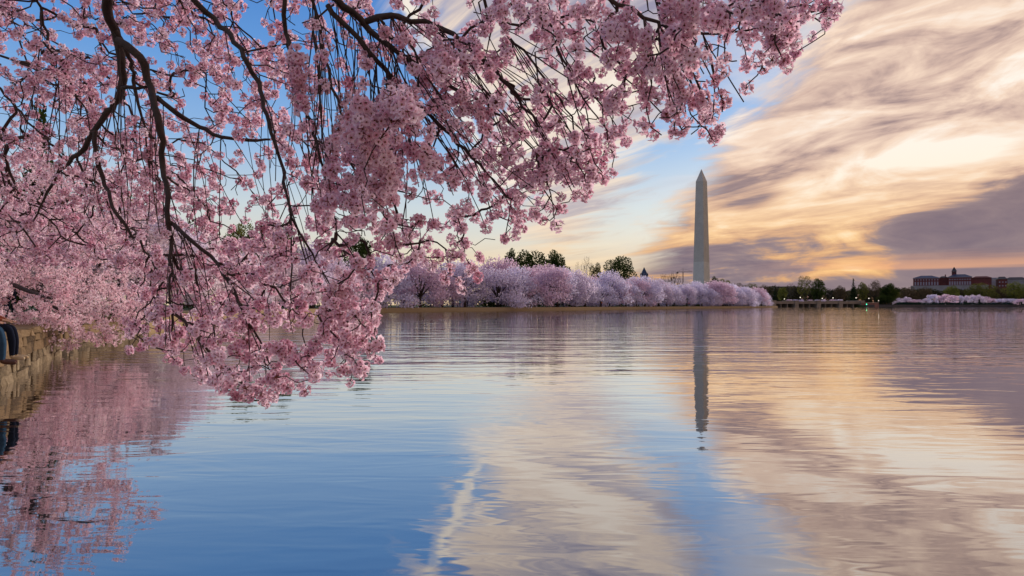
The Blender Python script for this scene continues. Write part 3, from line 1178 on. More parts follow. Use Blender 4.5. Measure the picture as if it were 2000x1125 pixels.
PUFF = []
for k in range(5):
    r = np.random.default_rng(300 + k)
    pos = r.normal(size=(11, 3))
    pos = pos / np.linalg.norm(pos, axis=1)[:, None] * 0.040 * r.uniform(.6, 1.1, (11, 1))
    v, t = kites(r, pos, r.uniform(0.036, 0.052, 11), np.clip(r.normal(0.62, 0.22, 11), 0, 1))
    PUFF.append((v, np.array([0] * 10 + [1]), t))


def blossoming_tree(name, label, base, lobes, n_tw, n_puff, scale, m_pet, seed, trunk_h=1.3, trunk_r=0.22, tip=0.004):
    """a full tree near enough to show its branches: trunk, limbs grown to the lobes, twigs, blossoms"""
    r = np.random.default_rng(seed)
    base = np.array(base, float)
    root = empty(name, base)
    tag(root, label, "tree", "cherry trees in blossom")
    g = Grower()
    fork = np.array([0.1, 0.1, trunk_h])
    tpts = catmull([(0, 0, -0.2), (0.08, -0.03, trunk_h * 0.5), fork], 0.15)
    tr = np.linspace(trunk_r * 1.25, trunk_r * 0.85, len(tpts))
    obj("trunk", limb_mesh("trunk", tpts, tr, M_bark, 10, r), root)
    for c, a in lobes:
        c = np.array(c, float) - base
        mid = fork * 0.5 + c * 0.5 + np.array([0, 0, 0.35 * max(0.3, a[2])]) + r.normal(0, 0.15, 3)
        lp = catmull([fork, mid, c, c + (c - fork) * np.array([0.25, 0.25, 0.0]) + np.array([0, 0, -0.2])], 0.18)
        lr = np.linspace(trunk_r * 0.6, 0.025, len(lp))
        g.limb(lp, lr)
        obj("limb", limb_mesh("limb", lp, lr, M_bark, 6, r), root)
    lob = [((np.array(c) - base), np.array(a)) for c, a in lobes]
    tg, _ = lobes_points(r, lob, n_tw, 0.5)
    tg = tg[np.argsort(np.linalg.norm(tg - fork, axis=1))]
    g.grow(tg, r, 0.2, 0.8, 0.25, 0.08)
    o = obj("twigs", g.twig_mesh("twigs", M_twig, 3, tip, 0.03), root)
    o['kind'] = 'stuff'
    # blossoms sit along the twigs
    P_ = np.array(g.pos)
    cand = np.array([i for ch in g.chains for i in ch[1 + len(ch) // 3:]])
    pick = r.choice(cand, n_puff)
    pp = P_[pick] + r.normal(0, 0.07 * scale ** 0.7, (n_puff, 3))
    keep = pp[:, 2] + base[2] > 0.12
    pp = pp[keep]
    kk = r.integers(0, len(PUFF), len(pp))
    patch = np.sin(pp[:, 0] * 1.7 + seed) * np.sin(pp[:, 1] * 1.9) * np.sin(pp[:, 2] * 2.3) * 0.22
    o = obj("blossoms", bake_clusters("blossoms", pp, r.uniform(0.8, 1.3, len(pp)) * scale, kk, PUFF, [m_pet, M_heart], r, patch), root)
    o['kind'] = 'stuff'
    return root


blossoming_tree("cherry_tree", "bright pink cherry tree drooping over the sea wall above the seated people", (-17.2, 21.0, GROUND),
                [((-13.3, 19.8, 1.45), (2.6, 2.2, 1.35)), ((-12.6, 21.3, 1.25), (1.5, 1.6, 0.95)), ((-12.3, 17.4, 1.85), (1.7, 1.5, 1.0)), ((-15.0, 18.6, 2.3), (1.9, 1.8, 1.2)), ((-15.2, 21.0, 4.0), (3.2, 2.8, 1.7)), ((-12.0, 18.6, 4.4), (2.2, 2.2, 1.2)), ((-17.5, 18.6, 3.6), (3.0, 2.6, 1.7)), ((-18.8, 22.5, 4.4), (3.2, 2.6, 1.7)),
                 ((-14.6, 23.6, 2.6), (2.0, 2.0, 1.4))],
                1750, 22000, 1.0, M_petal_left, 41)
blossoming_tree("cherry_tree", "pale pink cherry tree behind the bright pink one, by the man in blue", (-24.6, 38.5, GROUND),
                [((-21.3, 38.0, 2.6), (3.2, 3.0, 1.4)), ((-24.0, 38.5, 5.0), (4.2, 3.6, 2.2)), ((-20.0, 36.0, 5.2), (2.6, 2.6, 1.5)), ((-28.0, 38.0, 4.6), (3.8, 3.2, 2.0)), ((-22.5, 42.0, 4.0), (3.4, 3.0, 2.2))],
                800, 11000, 1.6, M_white, 42, 1.4, 0.25, 0.007)


# ---- the long rows of blossom trees: a handful of crowns, each tree its own object
def crown_lobes(r, W_, H_, n=13, low=1.2):
    L = []
    for k in range(n):
        a = k * 2.399 + r.uniform(-.6, .6)
        q = math.sqrt((k + 0.5) / n) * W_ * 0.38 * r.uniform(0.8, 1.15)
        z = H_ * 0.76 - (q / (W_ * 0.5)) ** 1.8 * (H_ - low) * 0.70 + r.uniform(-.6, .6)
        s = r.uniform(0.6, 1.25)
        L.append((np.array([q * math.cos(a), q * math.sin(a), max(z, low + 0.9)]), np.array([W_ * 0.17 * s, W_ * 0.17 * s, H_ * 0.13 * s])))
        if q > W_ * 0.24 and r.random() < 0.75:      # branches that droop to the grass
            f = r.uniform(1.1, 1.35)
            L.append((np.array([q * f * math.cos(a), q * f * math.sin(a), max(z - H_ * r.uniform(0.2, 0.36), low + 0.2)]), np.array([W_ * 0.14, W_ * 0.14, H_ * 0.11]) * r.uniform(0.7, 1.2)))
    return L


def crown_mesh(name, lobes, r, n, size, m, shell=0.6, tone=0.55, spread=0.2, ragged=0.35):
    pts, ids = lobes_points(r, lobes, n, shell)
    lob_t = r.normal(0, 0.2, len(lobes))
    pts += r.normal(0, size * ragged, pts.shape) * np.array([1.0, 1.0, 0.6])
    tint = np.clip(r.normal(tone, spread, n) + lob_t[ids], 0, 1)
    v, t = kites(r, pts, r.uniform(0.7, 1.35, n) * size, tint)
    return mesh_np(name, v, np.arange(len(v)).reshape(-1, 4), [m], None, t)


def frame_mesh(name, lobes, r, trunk_h, tr, m):
    mb = MB()
    mb.tube([(0, 0, -0.3), (0.05, 0, trunk_h * 0.5), (0, 0.05, trunk_h)], [tr * 1.3, tr, tr * 0.9], 7)
    for c, a in lobes[:11]:
        mid = Vector((c[0] * 0.5, c[1] * 0.5, trunk_h + (c[2] - trunk_h) * 0.62))
        mb.tube([(0, 0, trunk_h * 0.92), mid, tuple(c)], [tr * 0.62, tr * 0.4, tr * 0.15], 5)
    return mb.mesh(name, m)


ROWMESH = []
for k in range(6):
    r = np.random.default_rng(500 + k)
    lb = crown_lobes(r, 10.6, 8.2, 15, 0.7)
    frm = frame_mesh("trunk", lb, r, 1.7, 0.24, M_bark)
    ROWMESH.append((frm, [crown_mesh("crown", lb, r, 5200, 0.31, m, tone=0.60, spread=0.28, ragged=1.15) for m in (M_lilac[k % 3],)][0]))
MIDMESH = []
for k in range(3):
    r = np.random.default_rng(540 + k)
    lb = crown_lobes(r, 10.5, 8.0, 14)
    MIDMESH.append((frame_mesh("trunk", lb, r, 1.7, 0.24, M_bark), crown_mesh("crown", lb, r, 9000, 0.20, (M_white, M_lilac[0], M_white)[k], tone=0.6)))


def plant(name, pair, loc, s, sz, rz, label, group=None, part2="crown", cat="tree"):
    root = empty(name, loc, rz)
    root.scale = (s, s, s * sz)
    tag(root, label, cat, group)
    a = obj("trunk", pair[0], root)
    b = obj(part2, pair[1], root)
    return root


blen = np.concatenate([[0], np.cumsum(np.linalg.norm(np.diff(bank, axis=0), axis=1))])
inl = inland(bank, sgn * 1.0) - bank


def bank_at(s, off):
    k = int(np.searchsorted(blen, s))
    k = min(max(k, 0), len(bank) - 1)
    return bank[k] + inl[k] * off


def bank_s(px):
    """how far along the bank the photo column px is met (beyond the bend)"""
    xs = 1000 + F * bank[:, 0] / np.maximum(bank[:, 1], 1)
    ok = (bank[:, 1] > 100)
    i = np.nonzero(ok)[0]
    return blen[i[int(np.argmin(np.abs(xs[i] - px)))]]


rt = random.Random(21)
s_mid0 = blen[int(np.argmin(np.abs(bank[:, 1] - 52) + 1e3 * (bank[:, 0] > 0)))]
s_row0 = blen[int(np.argmin(np.abs(bank[:, 1] - 120) + 1e3 * (bank[:, 0] > 0)))]
s_end = blen[-1] - 36
k = 0
s = s_mid0
while s < s_row0:
    k += 1
    p = bank_at(s, 5.5 + rt.uniform(-.8, 1.4))
    plant("cherry_tree", MIDMESH[k % 3], (p[0], p[1], GROUND), rt.uniform(1.0, 1.2), rt.uniform(0.95, 1.12), rt.uniform(0, 6.28),
          "whitish cherry tree glimpsed behind the hanging branches, %s from the pale pink one" % ordinal(k), "cherry trees in blossom")
    s += rt.uniform(8.5, 10)
row = []
s = s_row0
while s < s_end:
    row.append((s, 5.0 + rt.uniform(-1.0, 1.6)))
    s += rt.uniform(6.5, 10.5)
n_row = len(row)
tone_word = ("pale lilac", "rosy lilac", "bluish lilac")
for i, (s, off) in enumerate(row):
    p = bank_at(s, off)
    v = rt.randrange(6)
    px_ = 1000 + F * p[0] / p[1]
    big_ = 1.06 if px_ < 1000 else 1.0
    plant("cherry_tree", ROWMESH[v], (p[0], p[1], GROUND), rt.uniform(1.0, 1.45) * big_, rt.uniform(1.0, 1.25), rt.uniform(0, 6.28),
          "%s cherry tree in the front row on the bank, %s from the bridge" % (tone_word[v % 3], ordinal(n_row - i)), "cherry trees in blossom")
# a second row behind shows between and above the first
k = 0
for i in range(0, n_row - 3, 2):
    s, off = row[i]
    p = bank_at(s + 4.0, off + 11 + rt.uniform(-1.5, 2.5))
    v = rt.randrange(6)
    k += 1
    px_ = 1000 + F * p[0] / p[1]
    if px_ > 1480:
        break
    plant("cherry_tree", ROWMESH[v], (p[0], p[1], GROUND), rt.uniform(1.3, 1.5) * (1.05 if px_ < 1000 else 1.0), rt.uniform(1.1, 1.25), rt.uniform(0, 6.28),
          "%s cherry tree standing behind the front row, %s one past the bend" % (tone_word[v % 3], ordinal(k)), "cherry trees in blossom")
# ---- green and bare trees
def round_tree(seed, n, size, m, W_=9.0, H_=11.0, trunk_h=2.6, lob=14, shell=0.55):
    r = np.random.default_rng(seed)
    L = []
    for k in range(lob):
        a = k * 2.399
        zf = (k + 0.5) / lob
        q = W_ * 0.33 * math.sin(math.pi * (0.14 + 0.74 * zf)) * r.uniform(0.6, 1.15)
        L.append((np.array([q * math.cos(a), q * math.sin(a), trunk_h + (H_ - trunk_h) * (0.1 + 0.78 * zf)]), np.array([1, 1, 0.85]) * W_ * r.uniform(0.13, 0.21)))
    fm = frame_mesh("trunk", L, r, trunk_h, 0.30, M_bark_grey)
    return fm, crown_mesh("crown", L, r, n, size, m, shell, 0.5, 0.25)


def conifer(seed, n, size, m, W_=5.0, H_=13.0):
    r = np.random.default_rng(seed)
    L = []
    for k in range(12):
        zf = k / 11
        for j in range(4 if zf < .7 else 2):
            a = j * 1.57 + k * 0.9
            q = W_ * 0.33 * (1 - zf) ** 0.8
            L.append((np.array([q * math.cos(a), q * math.sin(a), 1.2 + (H_ - 1.6) * zf]), np.array([W_ * 0.20 * (1.1 - zf * 0.8), W_ * 0.20 * (1.1 - zf * 0.8), H_ * 0.06])))
    mb = MB()
    mb.tube([(0, 0, -0.3), (0, 0, H_ * 0.5), (0, 0, H_ * 0.95)], [0.28, 0.18, 0.04], 7)
    return mb.mesh("trunk", M_bark_grey), crown_mesh("crown", L, r, n, size, m, 0.5, 0.5, 0.25)


def bare_tree(seed, H_=11.0, W_=8.0, n=260, m=None, tip=0.03):
    r = np.random.default_rng(seed)
    g = Grower()
    pts = catmull([(0, 0, -0.3), (0.1, 0, H_ * 0.25), (-0.1, 0.1, H_ * 0.5), (0, 0, H_ * 0.72)], 0.5)
    g.limb(pts, np.linspace(0.3, 0.08, len(pts)))
    tg, _ = lobes_points(r, [(np.array([0, 0, H_ * 0.68]), np.array([W_ * 0.5, W_ * 0.5, H_ * 0.32]))], n, 0.35)
    tg = tg[np.argsort(np.linalg.norm(tg - np.array([0, 0, H_ * 0.4]), axis=1))]
    g.grow(tg, r, -0.1, -0.25, 0.9, 0.1)
    fm = limb_mesh("trunk", pts, np.linspace(0.32, 0.09, len(pts)), M_bark_grey, 7, r)
    tw = g.twig_mesh("branches", m or M_bark_grey, 3, tip, 0.14)
    return fm, tw


GT = {
    'dark_a': round_tree(601, 7500, 0.34, GREENS['dark'], 10, 11), 'dark_b': round_tree(602, 6240, 0.34, GREENS['dark'], 11, 11, 2.0),
    'olive_a': round_tree(603, 5280, 0.31, GREENS['olive'], 10, 11), 'olive_b': round_tree(604, 5280, 0.31, GREENS['olive'], 12, 10, 2.0),
    'fresh_a': round_tree(605, 5760, 0.28, GREENS['fresh'], 10, 11), 'airy': round_tree(606, 2640, 0.31, GREENS['olive'], 11, 12, 3.2, 12),
    'brown_a': round_tree(607, 4080, 0.31, GREENS['brown'], 11, 10, 2.0), 'brown_b': round_tree(608, 3600, 0.28, GREENS['brown'], 10, 10, 2.4),
    'pine_a': conifer(609, 1800, 0.5, GREENS['pine']), 'pine_b': conifer(610, 1800, 0.5, GREENS['dark'], 6.5, 12),
    'bare_a': bare_tree(611), 'bare_b': bare_tree(612, 11, 9, 220),
}
NAT_H = {'bare_a': 11, 'bare_b': 11, 'pine_a': 13, 'pine_b': 12}


def tree_at(kind, px, y_top, d, width_px, label, group, z0=None, name=None):
    """place a tree by the photo column of its trunk, the row of its top and its distance"""
    z0 = (GROUND if d < 450 else 1.6) if z0 is None else z0
    top = EYE + (HZ - y_top) / F * d
    h = top - z0
    nat = NAT_H.get(kind, 11.0)
    sz = h / nat
    sxy = (width_px / F * d) / {'pine_a': 5.0, 'pine_b': 6.5}.get(kind, 10.0)
    p = P(px, HZ, d)
    nm = name or ("conifer" if kind.startswith('pine') else "bare_tree" if kind.startswith('bare') else "leafy_tree")
    root = empty(nm, (p.x, p.y, z0), rt.uniform(0, 6.28))
    root.scale = (sxy, sxy, sz)
    tag(root, label, "tree", group)
    obj("trunk", GT[kind][0], root)
    obj("branches" if kind.startswith('bare') else "crown", GT[kind][1], root)
    return root


gb = "trees rising behind the blossom row"
tree_at('dark_a', 998, 487, 262, 40, "narrow dark green tree beside the broad one above the blossom row", gb)
tree_at('dark_b', 1036, 489, 268, 92, "broad dark green tree above the blossom row", gb)
tree_at('dark_a', 1084, 491, 275, 60, "upright dark green tree between the broad one and the bare one", gb)
tree_at('bare_a', 1146, 497, 290, 34, "tall bare tree turning brown above the blossom row", gb)
tree_at('olive_a', 1164, 514, 292, 34, "small olive tree at the foot of the tall bare tree", gb)
tree_at('bare_b', 1128, 508, 300, 14, "slim bare tree just beside the tall bare one", gb)
tree_at('dark_b', 1211, 501, 300, 76, "pointed dark green tree between the bare tree and the steeple", gb)
tree_at('bare_b', 955, 497, 250, 34, "thin bare treetop poking over the blossoms near the hanging branches", gb)
tree_at('bare_a', 1318, 527, 430, 40, "bare tree among the cranes beside the obelisk", gb)
tree_at('bare_b', 1296, 532, 440, 26, "low bare tree just outside the cranes", gb)
gl_ = "green trees glimpsed through the hanging branches"
tree_at('fresh_a', 470, 432, 105, 90, "yellowish green tree glimpsed through the branches above the walkers", gl_)
tree_at('olive_a', 545, 440, 118, 90, "olive green tree seen through the branches beside the yellowish one", gl_)
tree_at('fresh_a', 640, 470, 140, 80, "light green tree seen through the tips of the hanging branches", gl_)
tree_at('dark_a', 705, 462, 150, 76, "deep green tree seen between hanging branches where the lilac row begins", gl_)
tree_at('olive_b', 800, 490, 190, 80, "olive green tree seen low between the last hanging branches", gl_)
tree_at('pine_b', 78, 205, 46, 120, "tall dark green tree glimpsed through the pink branches high above the wall", gl_)
tree_at('fresh_a', 235, 372, 75, 130, "green tree glimpsed beyond the long vertical limb", gl_)
tree_at('brown_a', 385, 415, 95, 110, "brownish budding tree glimpsed through the branches", gl_)
gf = "trees beyond the bridge and along the far shore"
for kd, px, yt, d, w, lb in [
    ('pine_a', 1514, 557, 600, 10, "small dark conifer at the near end of the bridge"),
    ('fresh_a', 1528, 561, 620, 22, "light green tree just past the small conifer at the bridge"),
    ('bare_a', 1545, 552, 640, 24, "bare tree between the light green tree and the big airy one"),
    ('airy', 1572, 543, 600, 34, "tall airy tree with open branches behind the bridge"),
    ('dark_b', 1598, 544, 620, 30, "dense green tree touching the tall airy tree behind the bridge"),
    ('bare_b', 1620, 561, 640, 16, "little bare tree at the side of the dense green tree"),
    ('brown_a', 1641, 555, 640, 28, "brown budding tree left of the tall black conifer"),
    ('pine_a', 1667, 545, 590, 16, "tall black conifer behind the end of the bridge"),
    ('olive_a', 1686, 551, 610, 24, "olive tree beside the tall black conifer"),
    ('brown_b', 1709, 544, 620, 30, "brown dome-shaped bare tree past the olive tree"),
    ('dark_a', 1736, 554, 610, 38, "broad dark tree with a low bush where the far shore begins"),
    ('brown_a', 1775, 558, 640, 40, "brown budding tree at the corner of the red brick hall"),
    ('brown_b', 1806, 559, 640, 36, "brown tree in front of the left roof of the red hall"),
    ('fresh_a', 1858, 558, 660, 34, "yellow green tree below the tower of the red hall"),
    ('olive_b', 1916, 550, 660, 52, "wide olive tree in front of the brick end block"),
    ('fresh_a', 1982, 551, 660, 42, "bright green tree at the right edge of the far shore"),
    ('brown_a', 1945, 556, 680, 34, "brown tree between the wide olive tree and the bright green one"),
    ('olive_b', 1745, 560, 680, 30, "olive tree right behind the broad dark one"),
    ('olive_a', 1414, 545, 520, 34, "olive treetop beyond the lilac row next to the obelisk"),
    ('brown_a', 1440, 550, 560, 34, "low brown treetop second past the obelisk"),
    ('olive_b', 1466, 551, 580, 36, "low olive treetop third past the obelisk"),
    ('brown_b', 1490, 554, 600, 30, "low brown treetop where the lilac row ends"),
    ('dark_a', 1396, 541, 640, 26, "dark treetop touching the foot of the obelisk"),
]:
    tree_at(kd, px, yt, d, w, lb, gf)
# the far bush on the shore
tree_at('dark_b', 1728, 577, 575, 40, "low rounded dark green bush on the far shore", gf, name="bush")

# low blossom trees on the far shore
r = np.random.default_rng(91)
FAR = []
for k in range(3):
    lb = crown_lobes(r, 10.0, 6.2, 10, 0.9)
    FAR.append((frame_mesh("trunk", lb, r, 1.3, 0.24, M_bark), crown_mesh("crown", lb, r, 900, 0.6, M_lilac[k], tone=0.7)))
gfb = "low blossom trees on the far shore"
k = 0
for px in (1540, 1553, 1566, 1581, 1596, 1610, 1624, 1639):
    k += 1
    p = P(px, HZ, 560)
    plant("blossom_tree", FAR[k % 3], (p.x, p.y, 1.6), rt.uniform(0.8, 1.0), 1.0, rt.uniform(0, 6), "low white blossom tree over the bridge, %s from its near end" % ordinal(k), gfb)
k = 0
for px in list(range(1757, 2010, 13)):
    k += 1
    d = 590 + 30 * math.sin(k * 1.9)
    p = P(px, HZ, d)
    up_ = 1.5 if 1815 < px < 1935 else 1.0
    plant("blossom_tree", FAR[rt.randrange(3)], (p.x, p.y, 1.6), rt.uniform(0.9, 1.15), up_ * rt.uniform(.9, 1.15), rt.uniform(0, 6), "lilac blossom tree on the far shore below the red hall, %s from the bush" % ordinal(k), gfb)

# the distant wood behind the far shore reads as one mass
r = np.random.default_rng(17)
lobs = []
for i in range(150):
    px = 1385 + 695 * (i + r.uniform(-1.5, 1.5)) / 150
    d = r.uniform(680, 760)
    yt = np.interp(px, [1385, 1500, 1560, 1640, 1720, 1790, 2080], [556, 561, 560, 566, 562, 566, 563]) + r.uniform(-2.5, 5)
    top = EYE + (HZ - yt) / F * d
    p = P(px, HZ, d)
    for f in (0.82, 0.5, 0.2):
        lobs.append((np.array([p.x + r.uniform(-2, 2), p.y, top * f]), np.array([5.5, 4.5, top * 0.20])))
wood = leaf_mat("far_wood_leaf", (0.022, 0.024, 0.014), (0.095, 0.085, 0.045), 0.2)
o = obj("far_wood", crown_mesh("far_wood", lobs, r, 75000, 1.35, wood, 0.5, 0.45, 0.22))
tag(o, "dark mixed wood in bud along the far shore", "wood", None, "stuff")

# evergreen shrubs and thicket behind the blossom rows
lobs = []
for i in range(230):
    s_ = r.uniform(s_mid0, s_end + 20)
    p = bank_at(s_, r.uniform(20, 34))
    h = r.uniform(3.0, 6.5)
    for f in (0.75, 0.3):
        lobs.append((np.array([p[0], p[1], GROUND + h * f]), np.array([3.4, 3.4, h * 0.33])))
o = obj("thicket", crown_mesh("thicket", lobs, r, 36000, 0.6, GREENS['dark'], 0.5, 0.45, 0.25))
tag(o, "dark green thicket filling the park behind the blossom rows", "thicket", None, "stuff")
# ================================================================== obelisk
def marble():
    m, t, o = mat("obelisk_marble")
    p = t.new('ShaderNodeBsdfPrincipled')
    tcn = t.new('ShaderNodeTexCoord')
    sp = t.new('ShaderNodeSeparateXYZ')
    t.set(sp.inputs[0], tcn.outputs['Object'])
    # two quarries: the lower third is a shade different, courses vary a little
    f = t.smooth(t.add(sp.outputs[2], t.mul(t.noise(tcn.outputs['Object'], 0.4, 2.0), 1.0)), 46.0, 47.5)
    c = t.mix(f, (0.60, 0.59, 0.565), (0.50, 0.475, 0.44))
    br = t.new('ShaderNodeTexBrick')
    br.inputs['Scale'].default_value = 1.0
    br.inputs['Brick Width'].default_value = 1.6
    br.inputs['Row Height'].default_value = 0.65
    br.inputs['Mortar Size'].default_value = 0.012
    t.set(br.inputs['Vector'], t.comb(t.add(sp.outputs[0], sp.outputs[1]), sp.outputs[2], 0))
    br.inputs['Color1'].default_value = (1, 1, 1, 1)
    br.inputs['Color2'].default_value = (0.90, 0.90, 0.90, 1)
    br.inputs['Mortar'].default_value = (0.75, 0.75, 0.75, 1)
    c = t.mix(1.0, c, br.outputs[0], 'MULTIPLY')
    c = t.mix(1.0, c, t.ramp(t.noise(tcn.outputs['Object'], 0.12, 4.0, 0.6), [(0.3, (0.86, 0.85, 0.84)), (0.7, (1, 1, 1))]), 'MULTIPLY')
    t.set(p.inputs['Base Color'], c)
    p.inputs['Roughness'].default_value = 0.75
    t.l.new(p.outputs[0], o.inputs[0])
    return m


M_marble = marble()
ob = empty("obelisk", (OB.x, OB.y, 12.0), math.radians(-44.1))
tag(ob, "tall pale stone obelisk with a pointed top beyond the lilac trees", "monument")
mb = MB()
mb.hip(-8.4, 8.4, -8.4, 8.4, -1.0, 152.4, 3.15, 3.15)
mb.build("shaft", M_marble, ob)
mb = MB()
mb.hip(-5.25, 5.25, -5.25, 5.25, 152.4, 169.0, 5.2, 5.2)
mb.build("pyramidion", M_marble, ob)

# ================================================================== bridge
M_conc = simple_mat("bridge_concrete", (0.26, 0.20, 0.155), (0.17, 0.13, 0.10), 0.25, 0.9)
M_darkc = simple_mat("dark_matte", (0.05, 0.045, 0.04), None, 0.3, 0.95)
M_brickb = simple_mat("abutment_brick", (0.22, 0.10, 0.075), (0.15, 0.07, 0.055), 0.4, 0.9)
b0, b1 = P(1506, HZ, 497), P(1688, HZ, 512)
br_len = (b1 - b0).length
bridge = empty("road_bridge", (b0.x, b0.y, 0), math.atan2(b1.y - b0.y, b1.x - b0.x))
tag(bridge, "low brown concrete road bridge with square piers at the end of the blossom row", "bridge")
MB().box(0, br_len, -0.2, 14, 2.55, 3.55).build("deck", M_conc, bridge)
MB().box(0, br_len, -0.45, 0.0, 3.553, 4.3).build("parapet", M_conc, bridge)
n_p = 5
for i in range(n_p):
    x = 2 + (br_len - 4) * i / (n_p - 1)
    o = MB().box(x - 1.5, x + 1.5, -1.0, 15, -2, 4.75).build("pier", M_conc, bridge)
    MB().box(x - 1.75, x + 1.75, -1.25, 15.2, 4.753, 5.05).build("cap", M_conc, o)
for i in range(n_p - 1):
    xa = 2 + (br_len - 4) * i / (n_p - 1) + 1.5
    xb = 2 + (br_len - 4) * (i + 1) / (n_p - 1) - 1.5
    for j in (1, 2):
        xx = xa + (xb - xa) * j / 3
        MB().box(xx - 0.25, xx + 0.25, 0.6, 13, -2, 2.553).build("column", M_conc, bridge)
MB().box(0, br_len, 13.2, 13.9, -2, 2.54).build("shade_sheet", M_darkc, bridge)  # dark sheet standing for the shade in the openings under the deck
ab = P(1698, HZ, 510)
w_ = empty("bridge_abutment", (ab.x, ab.y, 0))
tag(w_, "reddish brick abutment wall beside the bridge", "wall")
MB().box(-6, 7, 0, 3, -2, 3.2).build("wall_body", M_brickb, w_)
MB().box(-6.2, 7.2, -0.2, 3.2, 3.203, 3.6).build("coping", M_conc, w_)
# dark far retaining wall with a hedge on top
M_fwall = simple_mat("far_wall_stone", (0.060, 0.052, 0.055), (0.035, 0.032, 0.036), 0.15, 0.9)
M_hedge = leaf_mat("hedge_leaf", (0.012, 0.030, 0.024), (0.035, 0.075, 0.055), 0.2)
pts = [(262, 505), (330, 548), (420, 566), (640, 590)]
fw = empty("retaining_wall", (330, 548, 0))
tag(fw, "long dark retaining wall along the far shore", "wall")
bm = bmesh.new()
for (xa, ya), (xb, yb) in zip(pts, pts[1:]):
    for za, zb, off in ((-2, 1.9, 0.0),):
        t_ = Vector((xb - xa, yb - ya, 0)).normalized()
        n_ = Vector((t_.y, -t_.x, 0)) * 0.6
        A, B = Vector((xa - 330, ya - 548, 0)), Vector((xb - 330, yb - 548, 0))
        v = [bm.verts.new(q) for q in (A + n_ + Vector((0, 0, za)), B + n_ + Vector((0, 0, za)), B - n_ + Vector((0, 0, za)), A - n_ + Vector((0, 0, za)), A + n_ + Vector((0, 0, zb)), B + n_ + Vector((0, 0, zb)), B - n_ + Vector((0, 0, zb)), A - n_ + Vector((0, 0, zb)))]
        for q in ((3, 2, 1, 0), (4, 5, 6, 7), (0, 1, 5, 4), (1, 2, 6, 5), (2, 3, 7, 6), (3, 0, 4, 7)):
            bm.faces.new([v[k] for k in q])
me = bpy.data.meshes.new("wall_body")
bm.to_mesh(me); bm.free()
me.materials.append(M_fwall)
obj("wall_body", me, fw)
r = np.random.default_rng(8)
n = 9000
ts = r.random(n)
hx = np.interp(ts, [0, 0.22, 0.5, 1], [300, 330, 420, 640])
hy = np.interp(hx, [262, 330, 420, 640], [505, 548, 566, 590]) + r.uniform(2.5, 4.5, n)
hp = np.stack([hx, hy, 1.6 + r.random(n) * 2.0], 1)
v, t = kites(r, hp, r.uniform(0.6, 1.0, n), r.random(n))
tag(obj("hedge", mesh_np("hedge", v, np.arange(len(v)).reshape(-1, 4), [M_hedge], None, t)), "dark bluish green hedge running along the top of the far wall", "hedge", None, "thing")

# ================================================================== red brick hall and its neighbours
M_brick = simple_mat("hall_brick", (0.13, 0.036, 0.036), (0.085, 0.026, 0.028), 0.12, 0.9)
M_roof = simple_mat("hall_slate", (0.022, 0.042, 0.10), (0.014, 0.026, 0.07), 0.1, 0.5)
M_rdark = simple_mat("dark_roof", (0.035, 0.032, 0.045), None, 0.1, 0.6)
M_win = simple_mat("window_frame_white", (0.28, 0.26, 0.32), (0.2, 0.18, 0.25), 0.3, 0.4)
M_stone_g = simple_mat("grey_limestone", (0.26, 0.25, 0.27), (0.18, 0.17, 0.19), 0.1, 0.9)
hc = P(1857, HZ, 900)
K = 900 / F      # metres per photo pixel there
hall = empty("brick_hall", (hc.x, hc.y, 1.6), -0.52)
tag(hall, "long red brick hall with blue roofs and a dark pointed tower", "building")


def zz(y): return EYE + (HZ - y) * K - 1.6


def xx(px): return (px - 1857) * K * 0.88


def wing(x0, x1, ytop, yroof, ins, nwin):
    w = MB().box(xx(x0), xx(x1), 0, 26, 0, zz(ytop)).build("wall", M_brick, hall)
    MB().box(xx(x0) - 0.4, xx(x1) + 0.4, -0.4, 26.4, zz(ytop) + 0.003, zz(ytop) + 0.7).build("cornice", M_win, w)
    MB().hip(xx(x0) - 0.6, xx(x1) + 0.6, -0.6, 26.6, zz(ytop) + 0.71, zz(yroof), ins, 9.0).build("roof", M_roof, hall)
    big_me = MB().box(-0.8, 0.8, -0.25, 0.3, 0, 4.6).mesh("window", M_win)
    small_me = MB().box(-0.65, 0.65, -0.2, 0.3, 0, 1.5).mesh("window", M_win)
    for i in range(nwin):
        x = xx(x0) + (xx(x1) - xx(x0)) * (i + 0.7) / (nwin + 0.4)
        obj("window", big_me, hall, (x, 0, zz(556.5)))
        obj("window", small_me, hall, (x, 0, zz(547.0)))


wing(1785.5, 1836, 543.0, 537.0, 9.5, 9)
wing(1852, 1896, 542.0, 535.5, 7.5, 9)
MB().box(xx(1836) + 0.003, xx(1852) - 0.003, 5, 24, 0, zz(541.5)).build("wall", M_brick, hall)
MB().hip(xx(1836), xx(1852), 4, 25, zz(541.4), zz(538.5), 3, 8).build("roof", M_rdark, hall)
MB().box(xx(1846.5), xx(1848.5), 8, 10, zz(541), zz(535.5)).build("chimney", M_brick, hall)
MB().box(xx(1896) + 0.003, xx(1932), 3, 24, 0, zz(543.5)).build("wall", M_brick, hall)
MB().hip(xx(1896), xx(1933), 2, 25, zz(543.4), zz(540.0), 5, 9).build("roof", M_brick, hall)
tw = MB().box(xx(1860), xx(1868.5), 9, 15, zz(542), zz(529.5)).build("tower", M_brick, hall)
MB().box(xx(1859.4), xx(1869.1), 8.6, 15.4, zz(529.4), zz(528.6)).build("belfry_ledge", M_stone_g, tw)
MB().hip(xx(1859.6), xx(1868.9), 8.7, 15.3, zz(528.55), zz(521.0), 3.1, 3.25).build("spire", M_rdark, tw)
for dx in (1862.0, 1866.5):
    MB().box(xx(dx) - 0.6, xx(dx) + 0.6, 8.8, 9.2, zz(533.5), zz(530.5)).build("belfry_opening", M_rdark, tw)
